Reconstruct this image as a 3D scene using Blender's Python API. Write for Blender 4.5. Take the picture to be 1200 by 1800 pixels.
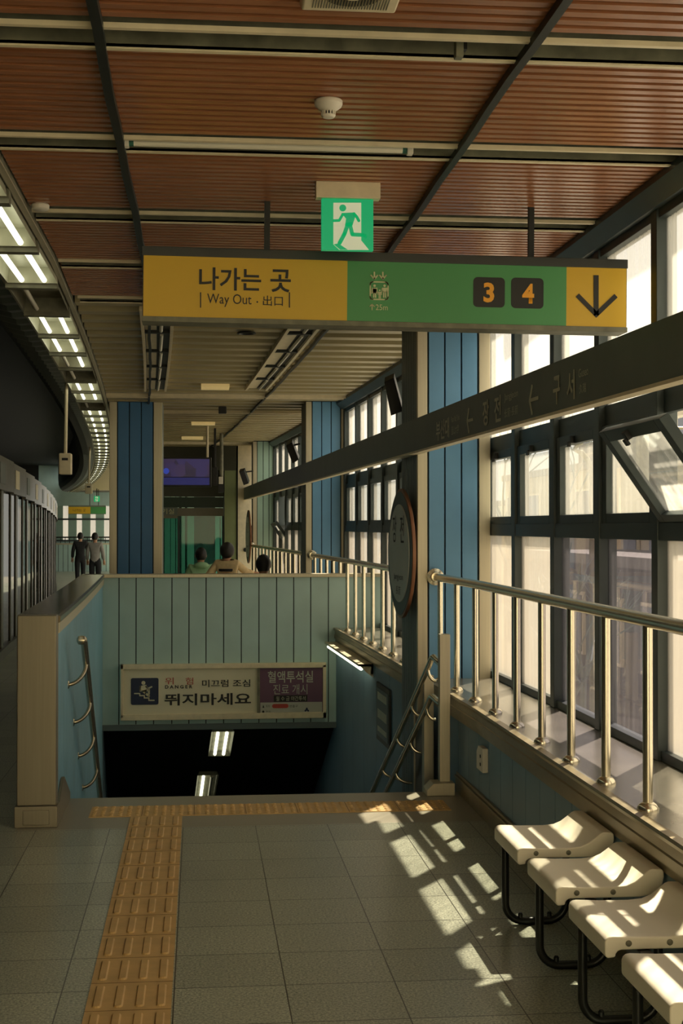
import bpy, bmesh, math, random
from mathutils import Vector, Matrix, Euler
random.seed(7)
SC = bpy.context.scene
COL = SC.collection
for o in list(bpy.data.objects):
    bpy.data.objects.remove(o)

# ------------------------------------------------------------------ camera
CAM_H = 1.62
YAW, PITCH = math.atan(0.1), math.atan(0.01)
cd = bpy.data.cameras.new('camera')
cd.sensor_fit = 'VERTICAL'; cd.sensor_height = 36; cd.lens = 50
cd.clip_end = 400; cd.clip_start = 0.05
cam = bpy.data.objects.new('camera', cd); COL.objects.link(cam)
cam.location = (0, 0, CAM_H); cam.rotation_euler = (math.pi/2 + PITCH, 0, -YAW)
SC.camera = cam
CR = Euler(cam.rotation_euler).to_matrix()

# ------------------------------------------------------------------ light
def lin(c):
    f = lambda v: v/12.92 if v <= .04045 else ((v+.055)/1.055)**2.4
    return tuple(f(x/255) for x in c)
W = bpy.data.worlds.new('world'); SC.world = W; W.use_nodes = True
bg = W.node_tree.nodes['Background']
bg.inputs[0].default_value = (1.0, .955, .84, 1); bg.inputs[1].default_value = .58
sl = bpy.data.lights.new('sun', 'SUN'); sl.energy = 8.2; sl.color = (1, .88, .68); sl.angle = math.radians(.6)
sun = bpy.data.objects.new('sun', sl); COL.objects.link(sun)
sun.location = (20, 30, 40)
sun.rotation_euler = Vector((-.388, -.585, -1)).to_track_quat('-Z', 'Y').to_euler()
SC.view_settings.view_transform = 'Standard'; SC.view_settings.look = 'None'
SC.view_settings.gamma = 1; SC.view_settings.use_curve_mapping = False
SC.view_settings.exposure = 1.15
SC.cycles.use_denoising = True
SC.cycles.max_bounces = 10; SC.cycles.diffuse_bounces = 6; SC.cycles.transparent_max_bounces = 24
SC.cycles.sample_clamp_indirect = 1.2
SC.cycles.caustics_reflective = False; SC.cycles.caustics_refractive = False; SC.cycles.blur_glossy = 1.0

# ------------------------------------------------------------------ materials
def mat(name, rgb, rough=.5, metal=0., var=.06, vscale=6., bump=0., bscale=120., emit=None, estr=0., spec=.5, stretch=None):
    m = bpy.data.materials.new(name); m.use_nodes = True
    nt = m.node_tree; b = nt.nodes['Principled BSDF']
    b.inputs['Roughness'].default_value = rough; b.inputs['Metallic'].default_value = metal
    b.inputs['Specular IOR Level'].default_value = spec
    c = lin(rgb)
    tc = nt.nodes.new('ShaderNodeTexCoord'); vec = tc.outputs['Object']
    if stretch:
        mp = nt.nodes.new('ShaderNodeMapping'); mp.inputs['Scale'].default_value = stretch
        nt.links.new(vec, mp.inputs[0]); vec = mp.outputs[0]
    nz = nt.nodes.new('ShaderNodeTexNoise'); nz.inputs['Scale'].default_value = vscale; nz.inputs['Detail'].default_value = 5
    nt.links.new(vec, nz.inputs['Vector'])
    cr = nt.nodes.new('ShaderNodeValToRGB')
    cr.color_ramp.elements[0].position = .3; cr.color_ramp.elements[1].position = .7
    cr.color_ramp.elements[0].color = (*[max(0, x*(1-var)) for x in c], 1)
    cr.color_ramp.elements[1].color = (*[min(1, x*(1+var)) for x in c], 1)
    nt.links.new(nz.outputs[0], cr.inputs[0]); nt.links.new(cr.outputs[0], b.inputs['Base Color'])
    if bump:
        n2 = nt.nodes.new('ShaderNodeTexNoise'); n2.inputs['Scale'].default_value = bscale
        nt.links.new(vec, n2.inputs['Vector'])
        bp = nt.nodes.new('ShaderNodeBump'); bp.inputs['Strength'].default_value = bump; bp.inputs['Distance'].default_value = .002
        nt.links.new(n2.outputs[0], bp.inputs['Height']); nt.links.new(bp.outputs[0], b.inputs['Normal'])
    if emit:
        b.inputs['Emission Color'].default_value = (*lin(emit), 1); b.inputs['Emission Strength'].default_value = estr
    return m

def pane_mat(name, haze, tint=(1, 1, 1), hazecol=(.8, .78, .72), gloss=.5, streak=.5):
    """thin dusty glass: clear + scattering dust + mirror reflection"""
    m = bpy.data.materials.new(name); m.use_nodes = True
    nt = m.node_tree; N = nt.nodes; L = nt.links
    for n in list(N): N.remove(n)
    out = N.new('ShaderNodeOutputMaterial')
    tr = N.new('ShaderNodeBsdfTransparent'); tr.inputs[0].default_value = (*tint, 1)
    tl = N.new('ShaderNodeBsdfTranslucent'); tl.inputs[0].default_value = (*hazecol, 1)
    df = N.new('ShaderNodeBsdfDiffuse'); df.inputs[0].default_value = (*[x*.5 for x in hazecol], 1)
    m0 = N.new('ShaderNodeMixShader'); m0.inputs[0].default_value = .12
    L.new(tl.outputs[0], m0.inputs[1]); L.new(df.outputs[0], m0.inputs[2])
    tc = N.new('ShaderNodeTexCoord'); mp = N.new('ShaderNodeMapping'); mp.inputs['Scale'].default_value = (6, 9, .7)
    nz = N.new('ShaderNodeTexNoise'); nz.inputs['Scale'].default_value = 2.2; nz.inputs['Detail'].default_value = 4
    L.new(tc.outputs['Object'], mp.inputs[0]); L.new(mp.outputs[0], nz.inputs['Vector'])
    mr = N.new('ShaderNodeMapRange'); mr.inputs['From Min'].default_value = .3; mr.inputs['From Max'].default_value = .7
    mr.inputs['To Min'].default_value = haze*(1-streak); mr.inputs['To Max'].default_value = min(1, haze*(1+streak))
    L.new(nz.outputs[0], mr.inputs['Value'])
    m1 = N.new('ShaderNodeMixShader'); L.new(mr.outputs[0], m1.inputs[0]); L.new(tr.outputs[0], m1.inputs[1]); L.new(m0.outputs[0], m1.inputs[2])
    gl = N.new('ShaderNodeBsdfGlossy'); gl.inputs['Roughness'].default_value = .03
    lw = N.new('ShaderNodeLayerWeight'); lw.inputs['Blend'].default_value = .5
    pw = N.new('ShaderNodeMath'); pw.operation = 'POWER'; pw.inputs[1].default_value = 5; L.new(lw.outputs['Facing'], pw.inputs[0])
    mu = N.new('ShaderNodeMath'); mu.operation = 'MULTIPLY_ADD'; mu.inputs[1].default_value = gloss*.9; mu.inputs[2].default_value = gloss*.045; L.new(pw.outputs[0], mu.inputs[0])
    m2 = N.new('ShaderNodeMixShader'); L.new(mu.outputs[0], m2.inputs[0]); L.new(m1.outputs[0], m2.inputs[1]); L.new(gl.outputs[0], m2.inputs[2])
    L.new(m2.outputs[0], out.inputs[0])
    return m

def tile_floor_mat():
    m = bpy.data.materials.new('granite_tiles'); m.use_nodes = True
    nt = m.node_tree; N = nt.nodes; L = nt.links; b = N['Principled BSDF']
    tc = N.new('ShaderNodeTexCoord'); sx = N.new('ShaderNodeSeparateXYZ'); L.new(tc.outputs['Object'], sx.inputs[0])
    def M(op, a, bb, c=None):
        n = N.new('ShaderNodeMath'); n.operation = op
        for i, v in enumerate((a, bb, c)):
            if v is None: continue
            if isinstance(v, (int, float)): n.inputs[i].default_value = v
            else: L.new(v, n.inputs[i])
        return n.outputs[0]
    def line(coord, off, per, w):
        f = M('FRACT', M('DIVIDE', M('SUBTRACT', coord, off), per), 0)
        d = M('MULTIPLY', M('MINIMUM', f, M('SUBTRACT', 1, f)), per)
        return M('LESS_THAN', d, w)
    g = M('MAXIMUM', line(sx.outputs[0], .304, .389, .0022), line(sx.outputs[1], 7.70, .381, .0028))
    # per tile tone
    cx = M('FLOOR', M('DIVIDE', M('SUBTRACT', sx.outputs[0], .304), .389), 0)
    cy = M('FLOOR', M('DIVIDE', M('SUBTRACT', sx.outputs[1], 7.70), .381), 0)
    cb = N.new('ShaderNodeCombineXYZ'); L.new(cx, cb.inputs[0]); L.new(cy, cb.inputs[1])
    wn = N.new('ShaderNodeTexWhiteNoise'); L.new(cb.outputs[0], wn.inputs[0])
    n1 = N.new('ShaderNodeTexNoise'); n1.inputs['Scale'].default_value = 105; n1.inputs['Detail'].default_value = 3; n1.inputs['Roughness'].default_value = .8
    L.new(tc.outputs['Object'], n1.inputs['Vector'])
    r1 = N.new('ShaderNodeValToRGB'); e = r1.color_ramp.elements
    e[0].position = .36; e[0].color = (*lin((110, 116, 102)), 1); e[1].position = .64; e[1].color = (*lin((206, 208, 184)), 1)
    L.new(n1.outputs[0], r1.inputs[0])
    tone = M('MULTIPLY_ADD', wn.outputs[0], .22, .88)
    n3 = N.new('ShaderNodeTexNoise'); n3.inputs['Scale'].default_value = 2.5; n3.inputs['Detail'].default_value = 6
    L.new(tc.outputs['Object'], n3.inputs['Vector'])
    tone = M('MULTIPLY', tone, M('MULTIPLY_ADD', n3.outputs[0], .3, .85))
    vm = N.new('ShaderNodeVectorMath'); vm.operation = 'SCALE'; L.new(r1.outputs[0], vm.inputs[0]); L.new(tone, vm.inputs['Scale'])
    mx = N.new('ShaderNodeMix'); mx.data_type = 'RGBA'; L.new(g, mx.inputs['Factor']); L.new(vm.outputs[0], mx.inputs['A'])
    mx.inputs['B'].default_value = (*lin((70, 68, 58)), 1)
    L.new(mx.outputs['Result'], b.inputs['Base Color'])
    b.inputs['Roughness'].default_value = .285
    bp = N.new('ShaderNodeBump'); bp.inputs['Strength'].default_value = .35; bp.inputs['Distance'].default_value = .003; bp.invert = True
    L.new(g, bp.inputs['Height']); L.new(bp.outputs[0], b.inputs['Normal'])
    return m

M_FLOOR = tile_floor_mat()
M_STONE = mat('pale_granite', (158, 152, 132), .4, 0, .22, 220)
M_TACT = mat('yellow_rubber', (212, 174, 112), .55, 0, .12, 9)
M_WOOD = mat('wood_slat', (164, 108, 74), .27, 0, .16, 3, spec=.5, stretch=(1.2, 9, 9))
M_BACK = mat('slat_backing', (20, 17, 14), .8)
M_CREAMSLAT = mat('cream_slat', (176, 162, 120), .38, 0, .08, 2, stretch=(1, 6, 6))
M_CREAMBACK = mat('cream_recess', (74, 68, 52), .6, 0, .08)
M_CREAM = mat('cream_metal', (232, 218, 184), .45, 0, .08, 14)
M_CHAN = mat('grey_channel', (118, 116, 96), .55, .1, .3, 12)
M_DARK = mat('dark_conduit', (34, 38, 36), .45, .2, .2)
M_FRAME = mat('dark_window_frame', (66, 76, 76), .42, .2, .1)
M_STEEL = mat('polished_steel', (240, 232, 208), .22, .92, .04, 30)
M_BRUSH = mat('brushed_steel', (200, 192, 168), .42, .55, .06, 4, stretch=(30, 30, .6))
M_SILL = mat('sill_steel', (176, 172, 158), .25, .5, .1, 4)
M_MOULD = mat('bronze_moulding', (150, 136, 106), .34, .5, .12, 5)
M_BLUE = mat('blue_panel', (106, 160, 202), .42, 0, .07, 3)
M_BLUE_D = mat('deep_blue_panel', (112, 142, 158), .45, 0, .08, 3)
M_STRIP = mat('grey_blue_strip', (100, 114, 114), .5, 0, .08, 3)
M_TEAL = mat('teal_panel', (178, 208, 204), .42, 0, .06, 3)
M_LBLUE = mat('light_blue_panel', (130, 184, 206), .42, 0, .08, 3)
M_MINT = mat('mint_panel', (158, 190, 176), .42, 0, .05, 3)
M_GROOVE = mat('groove_dark', (26, 40, 44), .7)
M_BLACK = mat('black_paint', (20, 21, 20), .45)
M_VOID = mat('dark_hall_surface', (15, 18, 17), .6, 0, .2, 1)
M_RIB = mat('ribbed_green_metal', (46, 56, 52), .4, .3, .08)
M_SIGNBLK = mat('sign_black', (104, 112, 104), .45)
M_YEL = mat('sign_yellow', (216, 174, 40), .4, 0, .04, 2)
M_GRN = mat('sign_green', (74, 150, 88), .42, 0, .05, 2)
M_INK = mat('sign_ink', (26, 27, 24), .5)
M_PALEINK = mat('pale_ink', (206, 206, 160), .5)
M_GREYINK = mat('grey_ink', (196, 194, 172), .5)
M_ORANGE = mat('orange_ink', (246, 172, 48), .5)
M_EXITG = mat('exit_green', (18, 166, 112), .4, 0, .02, 3, emit=(18, 176, 112), estr=.22)
M_EXITW = mat('exit_white', (214, 218, 190), .4, 0, .02, 3, emit=(205, 212, 180), estr=.20)
M_TUBE = mat('lit_tube', (250, 250, 230), .4, 0, .01, 3, emit=(252, 252, 222), estr=1.3)
M_TUBE_D = mat('unlit_tube', (226, 220, 200), .35, 0, .03)
M_REFL = mat('lamp_reflector_lit', (170, 168, 146), .45, .1, .12, 9)
M_PLASTIC = mat('cream_plastic', (250, 242, 218), .4, 0, .03, 4, spec=.35)
M_TUBELEG = mat('dark_tube', (46, 48, 46), .35, .5, .1)
M_WHITEP = mat('white_plastic', (226, 220, 204), .45, 0, .04)
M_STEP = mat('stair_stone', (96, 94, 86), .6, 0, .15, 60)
M_NAVY = mat('navy_print', (24, 40, 72), .5)
M_RED = mat('red_print', (186, 64, 50), .5)
M_PURPLE = mat('purple_print', (108, 74, 98), .5, 0, .04)
M_PALEPANEL = mat('pale_panel', (228, 220, 190), .5, 0, .04, 3)
M_OVAL = mat('oval_face', (210, 214, 206), .45, 0, .03)
M_COPPER = mat('copper_rim', (150, 104, 76), .4, .3, .1)
M_PINK = mat('grey_print', (186, 188, 176), .5)
M_OLIVE = mat('olive_panel', (140, 150, 104), .5)
M_SKIN = mat('skin', (196, 150, 120), .55, 0, .04)
M_HAIR = mat('black_hair', (22, 20, 19), .5, 0, .3, 60)
M_GREENC = mat('pale_green_cloth', (148, 190, 150), .8, 0, .08, 12, .3)
M_CREAMC = mat('cream_knit', (214, 190, 146), .85, 0, .1, 20, .3)
M_DARKC = mat('dark_cloth', (30, 31, 34), .85, 0, .1, 12, .3)
M_GREYC = mat('grey_shirt', (150, 146, 142), .8, 0, .08, 12, .3)
M_REDC = mat('red_stripe', (170, 66, 56), .8)
M_MUSTARD = mat('mustard_cloth', (206, 160, 70), .85, 0, .08, 12, .3)
M_PSD = mat('screen_door_metal', (96, 90, 76), .35, .6, .15, 6)
M_GLASS_UP = pane_mat('upper_glass', .33, (1, 1, 1), (.93, .91, .84), .6, .25)
M_GLASS_MID = pane_mat('sash_glass', .27, (.97, .98, .96), (.82, .80, .74), 1.0)
M_GLASS_FROST = pane_mat('frosted_glass', .52, (.98, .97, .95), (.62, .575, .51), .8, .12)
M_GLASS_CLEAR = pane_mat('smoky_glass', .07, (.62, .60, .65), (.6, .58, .6), 1.0)
M_GLASS_TEAL = pane_mat('teal_glass', .05, (.3, .55, .5), (.3, .6, .55), .45)
M_GLASS_PSD = pane_mat('door_glass', .03, (.22, .34, .31), (.2, .3, .28), .35)

# ------------------------------------------------------------------ geometry helpers
def c(y):
    t = y - 8.0
    return 0.0 if t <= 0 else -(.022*t + t*t/880)
def dc(y):
    t = y - 8.0
    return 0.0 if t <= 0 else -(.022 + t/440)

class MB:
    def __init__(s): s.v = []; s.f = []
    def add(s, vs, fs):
        b = len(s.v); s.v += [Vector(v) for v in vs]; s.f += [tuple(b+i for i in f) for f in fs]; return s
    def box(s, x0, x1, y0, y1, z0, z1):
        vs = [(x, y, z) for z in (z0, z1) for y in (y0, y1) for x in (x0, x1)]
        return s.add(vs, [(0, 2, 3, 1), (4, 5, 7, 6), (0, 1, 5, 4), (2, 6, 7, 3), (0, 4, 6, 2), (1, 3, 7, 5)])
    def cbox(s, x0, x1, y0, y1, z0, z1):      # box whose two ends follow the platform's curve
        vs = [(x+c(y), y, z) for z in (z0, z1) for y in (y0, y1) for x in (x0, x1)]
        return s.add(vs, [(0, 2, 3, 1), (4, 5, 7, 6), (0, 1, 5, 4), (2, 6, 7, 3), (0, 4, 6, 2), (1, 3, 7, 5)])
    def obox(s, p, u, v, n, a, b, d):         # oriented: centre p, half sizes a b d
        p, u, v, n = map(Vector, (p, u, v, n))
        vs = [p+u*a*i+v*b*j+n*d*k for k in (-1, 1) for j in (-1, 1) for i in (-1, 1)]
        return s.add(vs, [(0, 2, 3, 1), (4, 5, 7, 6), (0, 1, 5, 4), (2, 6, 7, 3), (0, 4, 6, 2), (1, 3, 7, 5)])
    def sweep(s, prof, ys, closed=True, off=c):
        n = len(prof); vs = [(x+off(y), y, z) for y in ys for x, z in prof]; fs = []
        for k in range(len(ys)-1):
            for i in range(n if closed else n-1):
                j = (i+1) % n
                fs.append((k*n+i, k*n+j, (k+1)*n+j, (k+1)*n+i))
        if closed:
            fs.append(tuple(range(n))[::-1]); fs.append(tuple((len(ys)-1)*n+i for i in range(n)))
        return s.add(vs, fs)
    def tube(s, pts, r, n=10, caps=True):
        pts = [Vector(p) for p in pts]; vs = []; fs = []
        m = len(pts); prev = None
        for i, p in enumerate(pts):
            t = (pts[min(i+1, m-1)]-pts[max(i-1, 0)]).normalized()
            if prev is None:
                a = t.orthogonal().normalized()
            else:
                a = (prev - t*prev.dot(t)).normalized()
            prev = a; b = t.cross(a)
            rr = r[i] if isinstance(r, (list, tuple)) else r
            for k in range(n):
                th = 2*math.pi*k/n; vs.append(p+a*rr*math.cos(th)+b*rr*math.sin(th))
        for i in range(m-1):
            for k in range(n):
                j = (k+1) % n; fs.append((i*n+k, i*n+j, (i+1)*n+j, (i+1)*n+k))
        if caps:
            fs.append(tuple(range(n))[::-1]); fs.append(tuple((m-1)*n+k for k in range(n)))
        return s.add(vs, fs)
    def lathe(s, prof, p=(0, 0, 0), n=24, axis='Z'):
        vs = []; fs = []; m = len(prof); p = Vector(p)
        for r, h in prof:
            for k in range(n):
                th = 2*math.pi*k/n; q = (r*math.cos(th), r*math.sin(th), h)
                if axis == 'Y': q = (q[0], q[2], q[1])
                if axis == 'X': q = (q[2], q[0], q[1])
                vs.append(p+Vector(q))
        for i in range(m-1):
            for k in range(n):
                j = (k+1) % n; fs.append((i*n+k, i*n+j, (i+1)*n+j, (i+1)*n+k))
        fs.append(tuple(range(n))[::-1]); fs.append(tuple((m-1)*n+k for k in range(n)))
        return s.add(vs, fs)
    def prism(s, poly, p, u, v, n, d):        # poly in (u,v), extruded along n by d
        p, u, v, n = map(Vector, (p, u, v, n)); k = len(poly)
        vs = [p+u*a+v*b for a, b in poly]+[p+u*a+v*b+n*d for a, b in poly]
        fs = [tuple(range(k))[::-1], tuple(range(k, 2*k))]+[(i, (i+1) % k, k+(i+1) % k, k+i) for i in range(k)]
        return s.add(vs, fs)
    def stroke(s, pts, w, F, d=.002, joints=True):   # flat ribbon along 2-D points; F maps (a,b,depth) to the world
        for (x0, y0), (x1, y1) in zip(pts, pts[1:]):
            L = math.hypot(x1-x0, y1-y0) or 1e-9; nx, ny = -(y1-y0)/L*w/2, (x1-x0)/L*w/2
            q = [(x0+nx, y0+ny), (x1+nx, y1+ny), (x1-nx, y1-ny), (x0-nx, y0-ny)]
            s.add([F(*a, 0) for a in q]+[F(*a, d) for a in q], [(3, 2, 1, 0), (4, 5, 6, 7)]+[(i, (i+1) % 4, 4+(i+1) % 4, 4+i) for i in range(4)])
        if joints:
            for x, y in pts[1:-1] if joints == 'in' else pts:
                s.disc((x, y), w/2, F, d)
        return s
    def disc(s, q, r, F, d=.002, n=16):
        q2 = [(q[0]+r*math.cos(2*math.pi*k/n), q[1]+r*math.sin(2*math.pi*k/n)) for k in range(n)]
        return s.flat(q2, F, d)
    def flat(s, q2, F, d=.002):
        n = len(q2)
        return s.add([F(*a, 0) for a in q2]+[F(*a, d) for a in q2], [tuple(range(n))[::-1], tuple(range(n, 2*n))]+[(i, (i+1) % n, n+(i+1) % n, n+i) for i in range(n)])
    def build(s, name, m, parent=None, smooth=False, bevel=0., segs=2, kind=None):
        me = bpy.data.meshes.new(name); me.from_pydata([tuple(v) for v in s.v], [], s.f); me.update()
        bm = bmesh.new(); bm.from_mesh(me)
        bmesh.ops.recalc_face_normals(bm, faces=bm.faces)
        if bevel:
            es = [e for e in bm.edges if len(e.link_faces) == 2 and e.calc_face_angle() > .6]
            bmesh.ops.bevel(bm, geom=es, offset=bevel, segments=segs, affect='EDGES', profile=.5, clamp_overlap=True)
        bm.to_mesh(me); bm.free()
        me.materials.append(m)
        o = bpy.data.objects.new(name, me); COL.objects.link(o)
        if smooth or bevel:
            for p in me.polygons: p.use_smooth = True
            if hasattr(me, 'set_sharp_from_angle'): me.set_sharp_from_angle(angle=math.radians(40))
        if bevel: o.modifiers.new('normals', 'WEIGHTED_NORMAL').keep_sharp = True
        if parent: attach(o, parent)
        if kind: o['kind'] = kind
        return o

def wloc(o):
    p = Vector(o.location)
    while o.parent: o = o.parent; p += Vector(o.location)
    return p
def attach(o, parent):
    o.parent = parent; o.location = -wloc(parent)
def tag(o, label, cat, group=None, kind=None):
    o['label'] = label; o['category'] = cat
    if group: o['group'] = group
    if kind: o['kind'] = kind
    return o
def thing(name, label, cat, loc=(0, 0, 0), group=None):
    o = bpy.data.objects.new(name, None); COL.objects.link(o); o.location = loc; o.empty_display_size = .1
    return tag(o, label, cat, group)
def struct(o): o['kind'] = 'structure'; return o
def sthing(name, loc=(0, 0, 0)):
    o = bpy.data.objects.new(name, None); COL.objects.link(o); o.location = loc; o['kind'] = 'structure'; return o
def copy_tree(o, parent=None):
    k = o.copy(); COL.objects.link(k)
    if parent: k.parent = parent
    for ch in list(o.children): copy_tree(ch, k)
    return k

ORD = ['first', 'second', 'third', 'fourth', 'fifth', 'sixth', 'seventh', 'eighth', 'ninth', 'tenth', 'eleventh', 'twelfth',
       'thirteenth', 'fourteenth', 'fifteenth', 'sixteenth', 'seventeenth', 'eighteenth', 'nineteenth', 'twentieth']
def ordinal(i):
    if i < 20: return ORD[i]
    tens = ['twenty', 'thirty', 'forty', 'fifty', 'sixty', 'seventy'][(i+1)//10-2]
    u = (i+1) % 10
    return (tens[:-1]+'ieth') if u == 0 else tens+'-'+ORD[u-1]

def ray(px, py):
    return CR @ Vector(((px-600)/2500, (900-py)/2500, -1))
def atY(px, py, Y):
    d = ray(px, py); k = Y/d.y; return Vector((0, 0, CAM_H))+d*k
def atX(px, py, X):
    d = ray(px, py); k = X/d.x; return Vector((0, 0, CAM_H))+d*k
def atZ(px, py, Z):
    d = ray(px, py); k = (Z-CAM_H)/d.z; return Vector((0, 0, CAM_H))+d*k

def lettering(s, p, u, v, w, h, m, parent, name='lettering', bold=0., d=.002):
    """text fitted in a w x h box centred at p, reading along u, up along v"""
    cu = bpy.data.curves.new('t', 'FONT'); cu.body = s; cu.offset = bold; cu.resolution_u = 3
    o = bpy.data.objects.new('t', cu); COL.objects.link(o)
    bpy.context.view_layer.update()
    me = bpy.data.meshes.new_from_object(o.evaluated_get(bpy.context.evaluated_depsgraph_get()))
    bpy.data.objects.remove(o); bpy.data.curves.remove(cu)
    xs = [q.co.x for q in me.vertices]; zs = [q.co.y for q in me.vertices]
    p, u, v = Vector(p), Vector(u).normalized(), Vector(v).normalized(); n = u.cross(v).normalized()
    cx, cy = (min(xs)+max(xs))/2, (min(zs)+max(zs))/2
    sx, sy = w/max(1e-6, max(xs)-min(xs)), h/max(1e-6, max(zs)-min(zs))
    for q in me.vertices:
        q.co = p+u*((q.co.x-cx)*sx)+v*((q.co.y-cy)*sy)+n*d
    me.materials.clear(); me.materials.append(m); me.name = name
    ob = bpy.data.objects.new(name, me); COL.objects.link(ob)
    if parent: attach(ob, parent)
    return ob

def arc(cx, cz, r, a0, a1, n=8):
    return [(cx+r*math.cos(math.radians(a0+(a1-a0)*i/n)), cz+r*math.sin(math.radians(a0+(a1-a0)*i/n))) for i in range(n+1)]

CEIL = 3.12
YS = lambda a, b, n: [a+(b-a)*i/n for i in range(n+1)]

# ================================================================== SETTING
ENDY = 68.0
# ---- floors
def drop(y): return 0 if y < 19 else -.30*min(1, (y-19)/24)
f = MB(); f.box(-2.1, 2.1, -12, -1.0, -.3, 0); f.box(-2.1, 1.6, -1.0, 7.72, -.3, 0); f.box(-2.1, -.97, 7.72, 8.6, -.3, 0); struct(f.build('floor', M_FLOOR))  # first slab: sunlit stretch behind the camera, added to bounce light in
f = MB(); f.box(-.97, 1.6, 7.72, 8.60, -.3, 0); struct(f.build('floor_stair_edge', M_STONE))
f = MB(); ys = [8.6, 10, 12, 14, 16, 18, 19, 21, 23, 25, 28, 32, 36, 40, 43, 48, 54, 60, ENDY]
vs = []; fs = []
for y in ys: vs += [(-2.1+c(y), y, drop(y)), (-.96+c(y), y, drop(y))]
for i in range(len(ys)-1): fs.append((2*i, 2*i+1, 2*i+3, 2*i+2))
f.add(vs, fs); struct(f.build('floor_platform', M_FLOOR))
f = MB(); ys = [14.62, 17, 19, 21, 23, 25, 28, 32, 36, 40, 43, 48, 54, 60, ENDY]; vs = []; fs = []
for y in ys: vs += [(-.96+c(y), y, drop(y)), (1.6+c(y), y, drop(y))]
for i in range(len(ys)-1): fs.append((2*i, 2*i+1, 2*i+3, 2*i+2))
f.add(vs, fs); struct(f.build('floor_waiting_area', M_FLOOR))
# ---- stair flight going down
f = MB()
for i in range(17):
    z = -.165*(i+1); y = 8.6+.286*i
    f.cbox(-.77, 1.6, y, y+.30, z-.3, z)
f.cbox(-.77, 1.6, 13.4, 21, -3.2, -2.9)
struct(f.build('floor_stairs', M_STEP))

# ---- ceiling over the hall
RX = 1.95
beams = [4.38, 5.61, 6.93, 8.2, 9.48]
def slat_bay(y0, y1, name):
    m = MB(); y = y0+.035
    while y < y1-.03:
        m.box(-.79+c(y), 2.185+c(y), y-.019, y+.019, CEIL, CEIL+.022); y += .066
    struct(m.build(name, M_WOOD))
prev = 1.85
for i, b in enumerate([1.9, 3.14]+beams):
    if i: slat_bay(prev, b-.10, 'ceiling_slats')
    prev = b+.10
m = MB()
y = -.98
while y < 1.78: m.box(-.79, 2.185, y-.019, y+.019, CEIL, CEIL+.022); y += .066
struct(m.build('ceiling_slats', M_WOOD))
m = MB(); m.box(-.79, 2.185, -1.0, 9.6, CEIL+.15, CEIL+.25)
prev = -1.0
for b in [1.9, 3.14]+beams:
    m.box(-.79, 2.185, prev, b-.085, CEIL+.06, CEIL+.075); prev = b+.085
struct(m.build('ceiling', M_BACK))
for i, b in enumerate([1.9, 3.14]+beams):
    m = MB(); m.box(-.79, 2.10, b-.082, b+.082, CEIL+.05, CEIL+.065)
    for s in (-1, 1):
        m.box(-.79, 2.10, b+s*.087-.004, b+s*.087+.004, CEIL-.006, CEIL+.1)
    o = struct(m.build('ceiling_channel', M_CHAN))
    m = MB()
    for s in (-1, 1):
        a = b+s*.094; m.box(-.79, 2.05, a-.011, a+.011, CEIL-.012, CEIL+.004)
    m.build('flange', M_CREAM, o)
# cream ribbed section
m = MB(); y = 9.62
while y < 28:
    for k in range(4):
        pass
    p = [(0, .05), (.008, -.02), (.165, -.02), (.173, .05)]
    y2 = y+.28
    x0, x1 = -.79, (1.95 if y < 27 else .4)
    vs = []
    for dy, dz in p:
        vs += [(x0+c(y+dy), y+dy, CEIL+.02+dz), (x1+c(y+dy), y+dy, CEIL+.02+dz)]
    m.add(vs, [(0, 1, 3, 2), (2, 3, 5, 4), (4, 5, 7, 6)])
    y += .40
struct(m.build('ceiling_ribs', M_CREAMSLAT))
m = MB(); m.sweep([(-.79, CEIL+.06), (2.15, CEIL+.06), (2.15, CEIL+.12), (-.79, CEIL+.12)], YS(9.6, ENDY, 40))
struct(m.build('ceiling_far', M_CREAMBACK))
m = MB(); y = 28.2
while y < 60:
    m.cbox(-.79, 2.0, y, y+.25, CEIL-.01, CEIL+.02); y += .5
struct(m.build('ceiling_ribs', M_CREAMSLAT))
for y in (16.35, 18.6, 25.6):
    m = MB(); m.cbox(-.79, 1.95, y-.1, y-.07, CEIL-.03, CEIL+.02); m.cbox(-.79, 1.95, y+.07, y+.1, CEIL-.03, CEIL+.02)
    o = struct(m.build('trim_ceiling', M_CREAM))
# dark conduits along the ceiling
for X, w in ((-.305, .0155), (1.022, .014)):
    m = MB(); ys = YS(-1.0, 27, 80)
    vs = []; fs = []
    for k, y in enumerate(ys):
        x = X+c(y)+.003*math.sin(y*4.9)+.002*math.sin(y*2.1+X); z = CEIL-.03-.002*math.cos(y*4.9)
        ww = w if y < 9.5 else w*.7
        vs += [(x-ww, y, z), (x+ww, y, z), (x+ww, y, z+.028), (x-ww, y, z+.028)]
    for k in range(len(ys)-1):
        for i in range(4):
            j = (i+1) % 4; fs.append((4*k+i, 4*k+j, 4*k+4+j, 4*k+4+i))
    m.add(vs, fs); o = m.build('ceiling_conduit', M_DARK)
    tag(o, 'long dark conduit under the slats, ' + ('left of the hanging green exit sign' if X < 0 else 'slanting to the right of the smoke detector'), 'conduit', 'dark conduits under the ceiling')

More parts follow.
